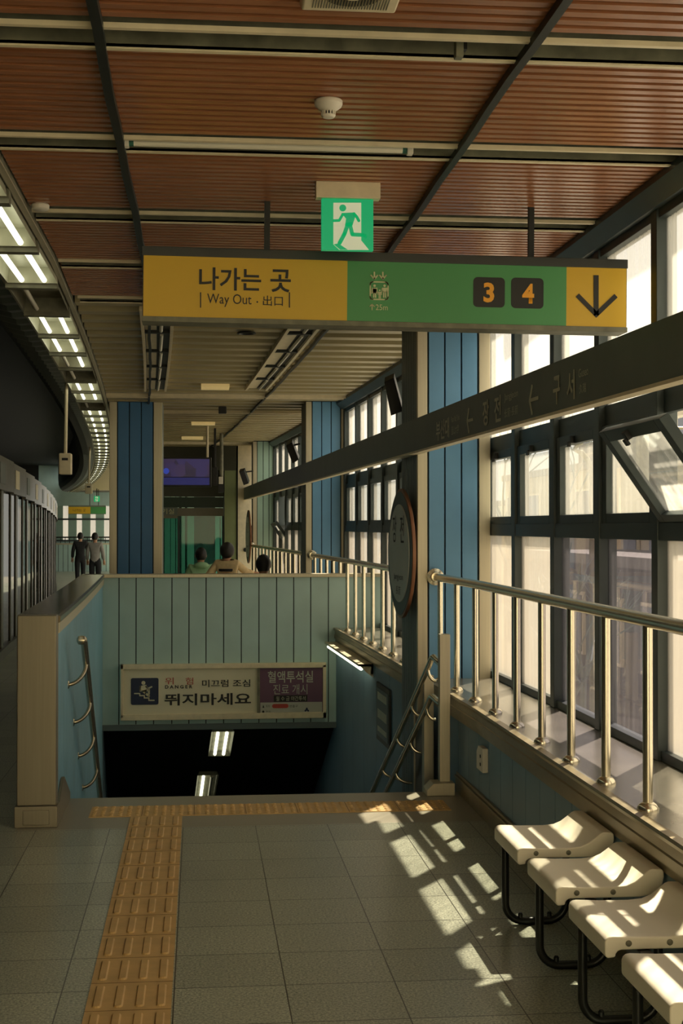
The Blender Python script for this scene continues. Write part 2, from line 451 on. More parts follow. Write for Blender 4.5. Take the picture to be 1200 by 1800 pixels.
# ---- roof, dark track side
m = MB(); m.box(-9, 2.15, -1.0, 9.6, CEIL+.3, CEIL+.5); m.sweep([(-1.15, CEIL+.25), (2.15, CEIL+.25), (2.15, CEIL+.5), (-1.15, CEIL+.5)], YS(9.6, ENDY+.3, 40))
struct(m.build('ceiling_roof', M_VOID))
m = MB(); m.sweep([(-12, 4.4), (-1.1, 4.4), (-1.1, 4.6), (-12, 4.6)], YS(-3.6, ENDY, 50)); struct(m.build('ceiling_tracks', M_VOID))
m = MB(); m.sweep([(-9, -2.5), (-8.8, -2.5), (-8.8, 4.5), (-9, 4.5)], YS(-3.6, ENDY, 50)); struct(m.build('wall_tracks', M_VOID))
m = MB(); m.sweep([(-9, -1.6), (-2.12, -1.6), (-2.12, -1.5), (-9, -1.5)], YS(-3.6, ENDY, 50)); struct(m.build('floor_track_bed', M_VOID))
m = MB(); m.sweep([(-2.14, -1.6), (-2.09, -1.6), (-2.09, -.0), (-2.14, -.0)], YS(-3.6, 19, 30)); struct(m.build('wall_platform_edge', M_VOID))
m = MB(); m.box(-9, -1.2, -3.7, -3.5, -1.6, 4.6); struct(m.build('wall_tracks_back', M_VOID))
m = MB(); m.box(-9, 11, -12.4, -12, -.3, 9.5); struct(m.build('added_bounce_wall', mat('bounce_wall_pale', (236, 226, 200), .8)))  # unseen wall added to bounce sunlight into the shaded hall
# ribbed cove beside the light trough
m = MB(); prof = []
for k in range(9):
    a = math.radians(-80+k*22); prof.append((-1.36-.22*math.cos(a)*1.0-.02, CEIL+.22+.24*math.sin(a)))
base = [(-1.16, CEIL-.02), (-1.26, CEIL-.03), (-1.38, CEIL+.0), (-1.48, CEIL+.10), (-1.54, CEIL+.25), (-1.56, CEIL+.5), (-1.56, CEIL+1.3)]
ys = []; y = -1.0
while y < 62: ys.append(y); y += .16 if y < 30 else .5
vs = []; fs = []
for k, y in enumerate(ys):
    r = .012*(k % 2)
    vs += [(x+c(y)+r, y, z+r) for x, z in base]
n = len(base)
for k in range(len(ys)-1):
    for i in range(n-1): fs.append((k*n+i, k*n+i+1, (k+1)*n+i+1, (k+1)*n+i))
m.add(vs, fs); struct(m.build('ceiling_cove', M_RIB))

# ---- right wall below the sill
def panel_wall(name, X, y0, y1, z0, z1, pw, mp, side=-1, t=.02, gap=.006):
    """vertical boards on a wall that faces -X, following the curve"""
    m = MB(); m.sweep([(X+.012, z0), (X+.5, z0), (X+.5, z1), (X+.012, z1)], YS(y0, y1, max(1, int((y1-y0)/1))))
    o = struct(m.build(name, M_GROOVE)); m = MB(); y = y0
    while y < y1-.01:
        m.cbox(X, X+.011, y+gap/2, min(y+pw, y1)-gap/2, z0, z1); y += pw
    m.build('panel', mp, o); return o
panel_wall('wall_right', 1.585, -1.0, 9.1, -.3, .49, .29, M_BLUE_D)
panel_wall('wall_stair_right', 1.585, 9.1, 14.5, -4, .49, .7, M_BLUE_D)
for ya, yb in ((14.5, 17), (17, 19.5), (19.5, 22), (22, 24.5), (24.5, 27)): panel_wall('wall_right_far', 1.585, ya, yb, -.3, .49, .29, M_BLUE_D)
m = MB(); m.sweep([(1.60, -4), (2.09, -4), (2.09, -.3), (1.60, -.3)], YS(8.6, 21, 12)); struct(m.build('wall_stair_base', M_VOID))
# outer leaf down to the street, keeps the wall solid
m = MB(); m.sweep([(2.09, -6), (2.14, -6), (2.14, .56), (2.09, .56)], YS(-3.5, 27, 30)); struct(m.build('wall_outer', M_PALEPANEL))
# baseboard
m = MB(); m.box(1.562, 1.585, -1.0, 8.62, 0, .085); m.box(1.555, 1.585, -1.0, 8.62, .085, .10); m.box(1.568, 1.585, -1.0, 8.62, .10, .118)
struct(m.build('baseboard_right', M_MOULD, bevel=.003))
# sill and stepped moulding
def sill(name, y0, y1):
    n = max(1, int((y1-y0)/.8))
    m = MB(); m.sweep([(1.60, .49), (2.09, .49), (2.09, .58), (1.60, .58)], YS(y0, y1, n)); o = struct(m.build(name, M_SILL))
    m = MB(); m.sweep([(1.585, .44), (1.60, .44), (1.60, .582), (1.562, .582), (1.558, .57), (1.562, .556), (1.572, .550), (1.572, .515), (1.566, .510), (1.566, .475), (1.578, .468), (1.578, .44)], YS(y0, y1, n))
    m.build('moulding', M_MOULD, o, bevel=.0)
sill('trim_sill', -1.0, 9.6); sill('trim_sill', 9.6, 17.05); sill('trim_sill', 17.05, 27)

# ---- stairwell back wall and left parapet
BY = 14.5
m = MB(); X0, X1 = -.97+c(BY), 2.1+c(BY)
m.box(X0, X1, BY+.012, BY+.14, -.40, 1.10); ob = struct(m.build('wall_stair_back', M_GROOVE)); m = MB()
x = atY(192, 1100, BY).x; w = atY(222.6, 1100, BY).x-atY(192, 1100, BY).x
x0 = x-.10
edges = [X0]+[atY(p, 1100, BY).x for p in (209, 239, 270, 302, 332, 362, 393, 424, 455, 486, 516, 546, 577, 608, 640, 672)]
for a, b in zip(edges, edges[1:]): m.box(a+.005, b-.005, BY, BY+.012, -.38, 1.10)
m.build('panel', M_TEAL, ob)
m = MB(); m.box(X0, X1, BY-.03, BY+.17, 1.10, 1.135); m.build('coping', M_BRUSH, ob, bevel=.004)
m = MB(); m.box(X0, X1, BY-.02, BY+.14, -.44, -.38); m.build('bottom_edge', M_STRIP, ob, bevel=.004)
# soffit under the hall, sloping down with the stair
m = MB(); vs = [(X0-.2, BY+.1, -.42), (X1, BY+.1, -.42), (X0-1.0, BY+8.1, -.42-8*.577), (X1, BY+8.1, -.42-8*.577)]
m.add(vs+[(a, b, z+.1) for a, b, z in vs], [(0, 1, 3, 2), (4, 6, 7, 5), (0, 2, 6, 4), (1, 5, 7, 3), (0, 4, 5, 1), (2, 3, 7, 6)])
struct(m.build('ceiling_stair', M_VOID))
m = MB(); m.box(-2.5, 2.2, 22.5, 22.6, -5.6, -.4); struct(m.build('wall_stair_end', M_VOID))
# side walls of the lower flight
m = MB(); m.sweep([(-1.05, -5.5), (-.77, -5.5), (-.77, -.3), (-1.05, -.3)], YS(BY+.1, 22.5, 8)); struct(m.build('wall_stair_left_low', M_BLUE_D))
m = MB(); m.sweep([(1.585, -5.5), (1.7, -5.5), (1.7, -.3), (1.585, -.3)], YS(BY, 22.5, 8)); struct(m.build('wall_stair_right_low', M_BLUE_D))
# left parapet
m = MB(); m.sweep([(-.95, -4), (-.79, -4), (-.79, 1.09), (-.95, 1.09)], YS(7.93, BY+.1, 10)); op = struct(m.build('wall_stair_left', M_GROOVE))
m = MB(); y = 7.93
while y < BY:
    m.cbox(-.79, -.775, y+.002, min(y+.24, BY)-.002, -4, 1.05); y += .24
m.build('panel', M_LBLUE, op)
m = MB(); m.sweep([(-.985, 1.09), (-.765, 1.09), (-.755, 1.10), (-.755, 1.125), (-.77, 1.135), (-.985, 1.135)], YS(7.905, BY+.16, 10)); m.build('coping', mat('parapet_coping', (120, 106, 78), .16, .5, .35, 9), op)
m = MB(); m.sweep([(-.775, 1.03), (-.762, 1.035), (-.762, 1.09), (-.775, 1.09)], YS(7.93, BY, 10)); m.build('trim', M_BRUSH, op)
m = MB(); m.sweep([(-.97, 0), (-.95, 0), (-.95, 1.09), (-.97, 1.09)], YS(7.93, BY+.1, 10)); m.build('outer_panel', M_STRIP, op)
# parapet end post
M_POST = mat('dull_post_metal', (142, 134, 114), .42, .5, .06, 4, stretch=(30, 30, .6))
rp = thing('parapet_end_post', 'brushed metal end post with wide base shoe closing the left stair parapet', 'post', (-.87, 7.84, 0))
m = MB(); m.box(-.975, -.765, 7.79, 7.90, .115, 1.14); m.build('post_cover', M_POST, rp, bevel=.008)
m = MB(); m.box(-.985, -.757, 7.775, 7.92, 0, .115); m.box(-.94, -.80, 7.768, 7.78, .015, .095); m.build('base_shoe', M_POST, rp, bevel=.005)
m = MB(); m.prism([(7.92, 0), (8.55, 0), (8.55, .05), (8.20, .20), (8.14, .20), (7.92, .115)], (-.775, 0, 0), (0, 1, 0), (0, 0, 1), (1, 0, 0), .018); m.build('skirting', M_POST, op, bevel=.003)

# ---- blue columns
def column(X0, X1, Y0, Y1, zb, mp, n=3, tl=.075, tr=.085, side=True):
    m = MB(); m.box(X0+.015, X1-.015, Y0+.015, Y1, zb, CEIL+.02); o = struct(m.build('wall_column', M_GROOVE))
    m = MB(); a, b = X0+tl, X1-tr; w = (b-a)/n
    for i in range(n): m.box(a+i*w+.005, a+(i+1)*w-.005, Y0, Y0+.016, zb, CEIL)
    m.build('panel', mp, o, bevel=.003)
    m = MB(); m.box(X0, X0+tl-.006, Y0-.004, Y0+.05, zb, CEIL); m.build('corner_trim', M_BRUSH, o, bevel=.005)
    m = MB(); m.box(X1-tr+.006, X1, Y0-.004, Y0+.05, zb, CEIL); m.build('corner_trim', M_BRUSH, o, bevel=.005)
    if side:
        m = MB(); k = 6; d = (Y1-Y0-.05)/k
        for i in range(k): m.box(X0, X0+.016, Y0+.05+i*d+.006, Y0+.05+(i+1)*d-.006, zb, CEIL)
        m.build('side_strip', M_STRIP, o)
        m = MB(); d = (Y1-Y0-.05)/k
        for i in range(k): m.box(X1-.016, X1, Y0+.05+i*d+.006, Y0+.05+(i+1)*d-.006, zb, CEIL)
        m.build('side_strip', M_STRIP, o)
    return o
column(1.480, 1.985, 9.60, 10.35, -4, M_BLUE)
column(1.275, 1.78, 17.05, 17.8, -.3, M_BLUE)
column(.945, 1.42, 25.2, 25.9, -.3, M_MINT)
column(-1.075, -.445, 17.3, 17.95, -.3, mat('column_blue_dark', (62, 118, 166), .42, 0, .07, 3), tl=.095, tr=.11)

# ---- windows of the right wall
GX = 2.07
def window(idx, y0, y1, low, hopper=0., near=True, mull_last=False):
    yc = (y0+y1)/2
    sh = lambda y: c(y)
    root = sthing('window_%d' % idx, (2.05+c(yc), yc, .58))
    m = MB()
    def bx(x0, x1, a, b, z0, z1):
        m.cbox(x0, x1, a, b, z0, z1)
    bx(2.02, 2.115, y0-.042, y0+.042, .58, 3.03)
    if mull_last: bx(2.02, 2.115, y1-.042, y1+.042, .58, 3.03)
    a, b = y0+.042, y1-.042
    bx(2.035, 2.10, a, b, .58, .625); bx(2.025, 2.10, a, b, 1.556, 1.635)
    bx(2.052, 2.09, a, b, 2.122, 2.232); bx(2.03, 2.08, a, b, 2.345, 2.36); bx(2.03, 2.10, a, b, 2.99, 3.04)
    m.build('window_frame', M_FRAME, root, bevel=.004 if near else 0)
    m = MB(); m.cbox(GX-.003, GX+.003, a, b, 2.355, 2.995); m.build('upper_pane', M_GLASS_UP, root)
    m = MB(); m.cbox(GX-.003, GX+.003, a, b, 2.23, 2.35); m.build('vent_pane', M_GLASS_UP, root)
    m = MB(); m.cbox(GX-.003, GX+.003, a, b, .62, 1.56); m.build('lower_pane', low, root)
    # sash: frame tilted about its bottom edge
    z0, z1 = 1.632, 2.128; piv = Vector((2.045, 0, z0)); R = Matrix.Rotation(-hopper, 3, 'Y')
    s = MB()
    def sb(x0, x1, ya, yb, za, zb, q):
        k = len(q.v); q.cbox(x0, x1, ya, yb, za, zb)
        if hopper:
            for i in range(k, len(q.v)):
                q.v[i] = piv+R @ (q.v[i]-piv)
    e, t = .078, .052
    sb(2.035, 2.08, a+.004, a+e, z0, z1, s); sb(2.035, 2.08, b-e, b-.004, z0, z1, s)
    sb(2.035, 2.08, a+e, b-e, z0, z0+t, s); sb(2.035, 2.08, a+e, b-e, z1-t-.004, z1, s)
    so = s.build('sash', M_FRAME, root, bevel=.004 if near else 0)
    g = MB(); sb(GX-.004, GX, a+e-.002, b-e+.002, z0+t-.002, z1-t-.01, g); g.build('sash_glass', M_GLASS_MID, so)
    if near:
        l = MB(); ym = (a+b)/2+.03
        sb(2.012, 2.036, ym-.02, ym+.02, z1-.055, z1-.015, l); sb(2.002, 2.016, ym-.008, ym+.03, z1-.075, z1-.045, l)
        l.build('latch', M_BLACK, so, bevel=.003)
        if hopper:
            h = MB(); h.tube([piv+R @ (Vector((2.06, a+.02, z1-.06))-piv), (2.06, a+.01, 2.0)], .006, 8); h.build('stay', M_STEEL, so)
    return root
mulls = [9.86, 8.955, 8.03, 7.106, 6.18, 5.255, 4.33, 3.405, 2.48, 1.555, .63, -.295]
lows = [M_GLASS_FROST, M_GLASS_FROST, M_GLASS_CLEAR, M_GLASS_CLEAR, M_GLASS_FROST, M_GLASS_FROST, M_GLASS_CLEAR, M_GLASS_CLEAR, M_GLASS_FROST, M_GLASS_FROST, M_GLASS_FROST]
wi = 1
for i in range(len(mulls)-1):
    window(wi, mulls[i+1], mulls[i], lows[i], math.radians(35) if i == 4 else 0., i < 7, i == 0); wi += 1
far = [10.75, 11.65, 12.53, 13.42, 14.31, 15.2, 16.09, 16.98]
for i in range(len(far)-1):
    window(wi, far[i], far[i+1], M_GLASS_FROST, 0., False, i == len(far)-2); wi += 1
far2 = [18.2, 19.08, 19.96, 20.84, 21.72, 22.6, 23.48, 24.36, 25.2]
for i in range(len(far2)-1):
    window(wi, far2[i], far2[i+1], M_GLASS_FROST, math.radians(35) if i == 6 else 0., False, i == len(far2)-2); wi += 1
# head of the window wall, end walls
m = MB(); m.box(2.165, 2.19, -1.0, 9.6, CEIL-.004, CEIL+.2); struct(m.build('trim_eave', M_FRAME))  # fascia board added to stop sunlight through the slat gaps
m = MB(); m.sweep([(1.935, CEIL-.03), (2.0, 3.03), (2.12, 3.03), (2.12, CEIL+.0), (1.935, CEIL+.0)], YS(-1.0, 27, 34)); struct(m.build('trim_window_head', M_FRAME))
m = MB(); m.box(2.02, 2.12, -1.0, -.30, .58, 3.05); struct(m.build('wall_right_rear', M_PALEPANEL))
for ya, yb in ((9.9, 10.72), (17.02, 18.16)):
    m = MB(); m.cbox(1.97 if ya < 12 else 2.02, 2.115, ya, yb, .58, 3.05); struct(m.build('wall_right_pier', M_FRAME))

# ================================================================== THINGS
# ---- hanging way-out sign
SY = 6.5
rs = thing('hanging_exit_sign', 'long yellow and green hanging way-out sign with exits 3 and 4 and a down arrow', 'sign', (0, 0, 0))
S0 = atY(676, 505, SY); TIL = .009
def sgn(px, py, dy=0.):
    p = atY(px, py, SY); q = p-S0
    ca, sa = math.cos(-TIL), math.sin(-TIL)
    return Vector((q.x*ca+q.z*sa, dy, -q.x*sa+q.z*ca))
Y1 = (sgn(252, 449).z+sgn(1100, 472).z)/2; Y0 = (sgn(252, 556).z+sgn(1100, 575).z)/2
xl, xm, xg, xr = sgn(252, 505).x, sgn(610, 510).x, sgn(995, 520).x, sgn(1100, 525).x
m = MB(); m.box(xl-.004, xr+.004, .004, .13, Y0-.012, Y1); m.build('housing', M_BLACK, rs)
m = MB(); m.box(xl-.006, xr+.006, -.006, .136, Y1, Y1+.042); m.build('top_cap', mat('cap_dark', (50, 53, 49), .45), rs, bevel=.002)
m = MB(); m.box(xl-.006, xr+.006, -.006, .136, Y0-.024, Y0); m.build('bottom_rail', M_CHAN, rs, bevel=.002)
m = MB(); m.box(xl, xm, -.002, .004, Y0, Y1); yp = m.build('yellow_panel', M_YEL, rs)
m = MB(); m.box(xm, xg, -.002, .004, Y0, Y1); gp = m.build('green_panel', M_GRN, rs)
m = MB(); m.box(xg, xr, -.002, .004, Y0, Y1); ap = m.build('arrow_panel', M_YEL, rs)
yp['label'] = 'yellow panel with way out lettering'; gp['label'] = 'green panel with lift pictogram and exit numbers'; ap['label'] = 'yellow panel with a black down arrow'
U, V = (1, 0, 0), (0, 0, 1)
def sg_text(s, x0, x1, y0, y1, m, par, bold=0.):
    a = sgn((x0+x1)/2, (y0+y1)/2); p = Vector((a.x, -.002, a.z)); w = sgn(x1, y0).x-sgn(x0, y0).x; h = sgn(x0, y0).z-sgn(x0, y1).z
    return lettering(s, p, U, V, w, h, m, par, bold=bold)
sg_text('나가는', 350, 459, 471, 511, M_INK, yp, .018); sg_text('곳', 475, 511, 474, 514, M_INK, yp, .018)
sg_text('Way Out', 364, 442, 517, 540, M_INK, yp); sg_text('出口', 462, 497, 520, 538, M_INK, yp, .006)
Fs = lambda a, b, d: Vector((a, -.0025-d, b))
def P(px, py): q = sgn(px, py); return (q.x, q.z)
for px in (352.5, 508.5):
    m = MB(); m.stroke([P(px, 514), P(px, 541)], .005, Fs, joints=False); m.build('lettering', M_INK, yp)
m = MB(); m.disc(P(452, 531), .004, Fs); m.build('lettering', M_INK, yp)
# lift pictogram
m = MB(); k = .0026
x0, z1 = P(650.5, 495.5); x1, z0 = P(681.5, 527)
r = .012; pts = []
for cx, cz, a in ((x1-r, z1-r, 0), (x0+r, z1-r, 90), (x0+r, z0+r, 180), (x1-r, z0+r, 270)): pts += arc(cx, cz, r, a, a+90, 4)
m.stroke(pts+[pts[0]], .006, Fs)
for px in (657.5, 672.5):
    m.stroke([P(px, 478), P(px, 490)], .007, Fs, joints=False); m.stroke([P(px-5.5, 484.5), P(px, 490.5), P(px+5.5, 484.5)], .007, Fs)
for px, s_ in ((658, 1), (675.5, 1), (667, .68)):
    top = 500 if s_ == 1 else 509; m.disc(P(px, top+2.4*s_), .0058*s_, Fs)
    m.flat([P(px-3.6*s_, top+6*s_), P(px+3.6*s_, top+6*s_), P(px+3*s_, top+14*s_), P(px-3*s_, top+14*s_)], Fs)
    for sx in (-1, 1):
        m.stroke([P(px+sx*4.2*s_, top+6.5*s_), P(px+sx*5*s_, top+14*s_)], .004*s_, Fs); m.stroke([P(px+sx*1.6*s_, top+13*s_), P(px+sx*1.7*s_, top+23.5*s_)], .0062*s_, Fs, joints=False)
m.flat([P(655, 508), P(661, 508), P(664, 516), P(652, 516)], Fs)
m.stroke([P(653.5, 545), P(653.5, 535)], .004, Fs); m.stroke([P(649.5, 539), P(653.5, 535), P(657.5, 539)], .004, Fs)
m.build('lift_pictogram', M_PALEINK, gp)
sg_text('25m', 660, 681, 535.5, 545.5, M_PALEINK, gp)
for t, (a, b, q0, q1), (e0, e1, h0, h1) in (('3', (831.5, 886.5, 487, 541), (849, 868, 497, 532)), ('4', (898, 954.5, 488, 543), (917, 938, 499, 534))):
    x0, z1 = P(a, q0); x1, z0 = P(b, q1); r = .02; pts = []
    for cx, cz, an in ((x1-r, z1-r, 0), (x0+r, z1-r, 90), (x0+r, z0+r, 180), (x1-r, z0+r, 270)): pts += arc(cx, cz, r, an, an+90, 5)
    m = MB(); m.flat(pts, Fs, .001); pl = m.build('number_plate', M_INK, gp)
    a = sgn((e0+e1)/2, (h0+h1)/2)
    lettering(t, (a.x, -.004, a.z), U, V, sgn(e1, h0).x-sgn(e0, h0).x, sgn(e0, h0).z-sgn(e0, h1).z, M_ORANGE, pl if False else gp, bold=.035)
m = MB(); m.stroke([P(1047, 484), P(1047, 550)], .024, Fs, joints=False)
m.stroke([P(1014, 519), P(1047.5, 553), P(1082, 520)], .022, Fs, joints=False)
q = P(1047.3, 553); m.flat([(q[0]-.016, q[1]), (q[0], q[1]-.0155), (q[0]+.016, q[1]), (q[0], q[1]+.0155)], Fs); m.build('arrow', M_INK, ap)
for px in (470, 938):
    a = sgn(px, 440); m = MB(); m.box(a.x-.013, a.x+.013, .05, .076, Y1+.04, CEIL+.03-S0.z+ (a.x*TIL)); m.build('hanger_rod', M_DARK, rs)
rs.location = S0; rs.rotation_euler = (0, TIL, 0)

# ---- emergency exit light
EY = 6.15
a = atY(565, 348.5, EY); b = atY(656, 441, EY)
re = thing('exit_light', 'green running-man emergency exit light hung above the long sign', 'exit light', ((a.x+b.x)/2, EY, b.z))
m = MB(); p, q = atY(555, 335, EY), atY(668, 350, EY); m.box(p.x, q.x, EY-.01, EY+.05, q.z, CEIL-.0); m.build('mount', M_CREAM, re, bevel=.003)
m = MB(); m.box(a.x, b.x, EY, EY+.03, b.z, a.z); ep = m.build('lit_panel', M_EXITG, re, bevel=.002)
def E(px, py):
    q = atY(px, py, EY); return (q.x, q.z)
Fe = lambda u, w, d: Vector((u, EY-.0008-d, w))
def Ec(x, y): return E(230+x/2.553, 320+y/2.553)
m = MB(); m.flat([Ec(908, 93), Ec(1033, 93), Ec(1033, 262), Ec(1068, 305), Ec(935, 305), Ec(908, 280)], Fe, .0006); m.build('door_shape', M_EXITW, ep)
F2 = lambda u, w, d: Vector((u, EY-.0018-d, w))
m = MB(); S = .088/2.553*.028
pxm = (b.x-a.x)/91/2.553
m.disc(Ec(950, 117), 15.5*pxm, F2)
m.flat([Ec(944, 140), Ec(1005, 137), Ec(1008, 150), Ec(992, 200), Ec(960, 196), Ec(965, 165)], F2)
for pts, w in (([(950, 146), (934, 173), (908, 174)], 12), ([(1000, 143), (1012, 156), (1022, 174)], 13), ([(982, 190), (993, 236), (1040, 238), (1056, 246)], 17), ([(972, 192), (957, 235), (936, 274)], 18)):
    m.stroke([Ec(*p) for p in pts], w*pxm, F2)
m.flat([Ec(910, 280), Ec(930, 276), Ec(972, 304), Ec(938, 304)], F2)
m.build('running_figure', M_EXITG, ep)

# ---- station name beam sign along the windows
BA, BB = 1.761, .035
bx = lambda y: BA-BB*y
rb = thing('station_name_beam', 'long dark station-name beam sign running along the windows over the handrails', 'sign', (bx(10), 10, 2.118))
YE, YN = 31.0, 1.0
def beam(o0, o1, z0, z1, y0=YN, y1=YE):
    vs = [(bx(y)+o, y, z) for z in (z0, z1) for y in (y0, y1) for o in (o0, o1)]
    return MB().add(vs, [(0, 2, 3, 1), (4, 5, 7, 6), (0, 1, 5, 4), (2, 6, 7, 3), (0, 4, 6, 2), (1, 3, 7, 5)])
beam(0, .05, 2.122, 2.338).build('sign_face', M_SIGNBLK, rb, bevel=.002)
beam(-.003, .055, 2.108, 2.122).build('bottom_rail', M_CREAM, rb)
m = MB()
for y in (2.5, 1.5): m.box(bx(y)+.05, 2.03+c(y), y-.012, y+.012, 2.138, 2.15)
m.build('wall_bracket', M_FRAME, rb)
ub = Vector((BB, -1, 0)).normalized(); nb = ub.cross(Vector((0, 0, 1)))
def Yb(px):
    d = ray(px, 800); r = d.x/d.y; return BA/(r+BB)
def b_at(px, z): y = Yb(px); return Vector((bx(y), y, z))
def b_text(s, p0, p1, z0, z1, mt=M_GREYINK, bold=0.):
    ya, yb_ = Yb(p0), Yb(p1); y = (ya+yb_)/2
    lettering(s, (bx(y), y, (z0+z1)/2), ub, V, abs(ya-yb_), z1-z0, mt, rb, bold=bold, d=.003)
b_text('구', 973, 985.5, 2.150, 2.275, bold=.02); b_text('서', 997, 1011, 2.150, 2.275, bold=.02)
b_text('Guseo', 1018, 1035, 2.232, 2.268); b_text('久瑞', 1019, 1031, 2.165, 2.205)
b_text('장', 849, 860, 2.150, 2.285, bold=.02); b_text('전', 869.5, 881, 2.150, 2.285, bold=.02)
b_text('Jangjeon', 887, 911, 2.235, 2.28); b_text('长箭·長箭', 887, 911, 2.160, 2.205)
b_text('부산대', 767, 790, 2.145, 2.265, bold=.02); b_text('Pusan Nat’l Univ.', 793.5, 808.5, 2.228, 2.262); b_text('釜山大学', 794, 807, 2.155, 2.205)
fb = lambda y, z, d: Vector((bx(y), y, z))+nb*(.003+d)
for p0, p1 in ((822, 832), (932, 947)):
    m = MB(); ya, y2 = Yb(p0), Yb(p1); z = 2.205
    w = abs(y2-ya); q = ya-w*.28
    m.stroke([(ya, z), (y2, z)], .016, fb, joints=False); m.stroke([(q, z+.062), (ya, z), (q, z-.062)], .018, fb); m.build('arrow', M_GREYINK, rb)

# ---- oval station name plates on column sides
def oval(Yc, X, z, ry, rz, label):
    ro = thing('oval_name_plate', label, 'sign', (X, Yc, z-rz))
    def ell(k, n=56): return [(Yc+k*ry*math.copysign(abs(math.cos(2*math.pi*i/n))**1.0, math.cos(2*math.pi*i/n)), z+k*rz*math.sin(2*math.pi*i/n)*(1+.06*(k > .95)*abs(math.sin(2*math.pi*i/n))**8)) for i in range(n)]
    def slab(x0, x1, k):
        e = ell(k); n = len(e); m = MB()
        m.add([(x0, y, zz) for y, zz in e]+[(x1, y, zz) for y, zz in e], [tuple(range(n)), tuple(range(n, 2*n))]+[(i, (i+1) % n, n+(i+1) % n, n+i) for i in range(n)]); return m
    slab(X+.004, X+.028, 1.0).build('rim', M_COPPER, ro, bevel=.004)
    slab(X+.001, X+.010, .955).build('back_plate', M_STRIP, ro)
    o = slab(X-.006, X+.004, .80).build('name_face', M_OVAL, ro, bevel=.002)
    for s, dy, dz, w, h in (('장', .14, .17, .14, .19), ('전', -.14, .17, .14, .19), ('Jangjeon', 0, -.17, .34, .055), ('長箭', 0, -.26, .17, .06)):
        lettering(s, (X-.006, Yc+dy, z+dz), (0, -1, 0), V, w, h, M_INK, o)
    m = MB(); m.box(X+.02, X+.06, Yc-.15, Yc+.15, z-.2, z+.2); m.build('mount', M_DARK, ro)
    ro.rotation_euler = (0, 0, .05)
oval(9.92, 1.40, 1.43, .46, .43, 'oval station name plate on the near blue column with copper rim')
oval(25.45, .86, 1.43, .48, .45, 'oval name plate seen edge-on, on the far pale green column')

# ---- ceiling fittings
def disc_thing(name, label, cat, p, prof, mt, group=None):
    m = MB(); m.lathe(prof, p, 28); o = m.build(name, mt, None, smooth=True); return tag(o, label, cat, group)
p = atZ(577, 176, CEIL)
rd = thing('smoke_detector', 'white round smoke detector on the wood slats above the green exit light', 'detector', (p.x, p.y, CEIL))
m = MB(); m.lathe([(.046, 0), (.050, -.004), (.050, -.014)], p, 28); m.build('base', M_WHITEP, rd, smooth=True)
m = MB(); m.lathe([(.050, -.014), (.046, -.024), (.030, -.036), (.024, -.040)], p, 28); m.build('body', M_WHITEP, rd, smooth=True)
m = MB()
for k in range(14):
    an = 2*math.pi*k/14; q = Vector(p)+Vector((math.cos(an)*.0235, math.sin(an)*.0235, -.046)); m.obox(q, (math.cos(an), math.sin(an), 0), (-math.sin(an), math.cos(an), 0), (0, 0, 1), .002, .0025, .009)
m.build('vent_rib', M_WHITEP, rd)
m = MB(); m.lathe([(.014, -.036), (.014, -.054)], p, 16); m.build('sensor_core', M_BLACK, rd)
m = MB(); m.lathe([(.025, -.053), (.025, -.056), (.020, -.062), (.008, -.064)], p, 24); m.build('cap', M_WHITEP, rd, smooth=True)
p = atZ(71, 359, CEIL)
disc_thing('ceiling_detector', 'small white disc detector on the dark slats beside the light trough', 'detector', p, [(.038, 0), (.042, -.006), (.040, -.022), (.032, -.028)], M_WHITEP)
# ventilation grille at the top edge
q0, q1 = atZ(530, 18, CEIL-.03), atZ(693, 25, CEIL-.03); x0, x1, ye = q0.x, q1.x, (q0.y+q1.y)/2
rg = thing('ceiling_speaker', 'square cream ceiling speaker panel with round grille at the top edge', 'speaker', ((x0+x1)/2, ye-.14, CEIL))
L = x1-x0; yc = ye-L/2; xc = (x0+x1)/2
m = MB(); m.add([(x0, ye-L, CEIL-.03), (x1, ye-L, CEIL-.03), (x1, ye, CEIL-.03), (x0, ye, CEIL-.03), (x0-.008, ye-L-.008, CEIL), (x1+.008, ye-L-.008, CEIL), (x1+.008, ye+.008, CEIL), (x0-.008, ye+.008, CEIL)],
                [(0, 3, 2, 1), (4, 5, 6, 7), (0, 1, 5, 4), (1, 2, 6, 5), (2, 3, 7, 6), (3, 0, 4, 7)]); m.build('body', M_CREAM, rg, bevel=.006)
m = MB(); m.lathe([(.082, 0), (.082, -.004), (.078, -.004)], (xc, yc, CEIL-.029), 36); m.build('cone', mat('speaker_cone', (150, 138, 104), .6), rg)
m = MB()
for k in range(28):
    xx = xc-.105+.21*k/27
    for s in (-1, 1):
        r_ = math.sqrt(max(0, .084**2-(xx-xc)**2)) if abs(xx-xc) < .084 else .012
        m.box(xx-.0016, xx+.0016, yc+min(s*r_, s*.105), yc+max(s*r_, s*.105), CEIL-.0315, CEIL-.029)
m.build('grille', M_CHAN, rg)
m = MB()
for k in range(18):
    xx = xc-.07+.14*k/17; r_ = math.sqrt(.078**2-(xx-xc)**2); m.box(xx-.0016, xx+.0016, yc-r_, yc+r_, CEIL-.0345, CEIL-.0325)
m.build('cone_grille', M_BLACK, rg)
m = MB(); m.lathe([(.026, 0), (.026, -.004), (.02, -.006)], (xc, yc, CEIL-.033), 24); m.build('cone_cap', M_CREAM, rg)
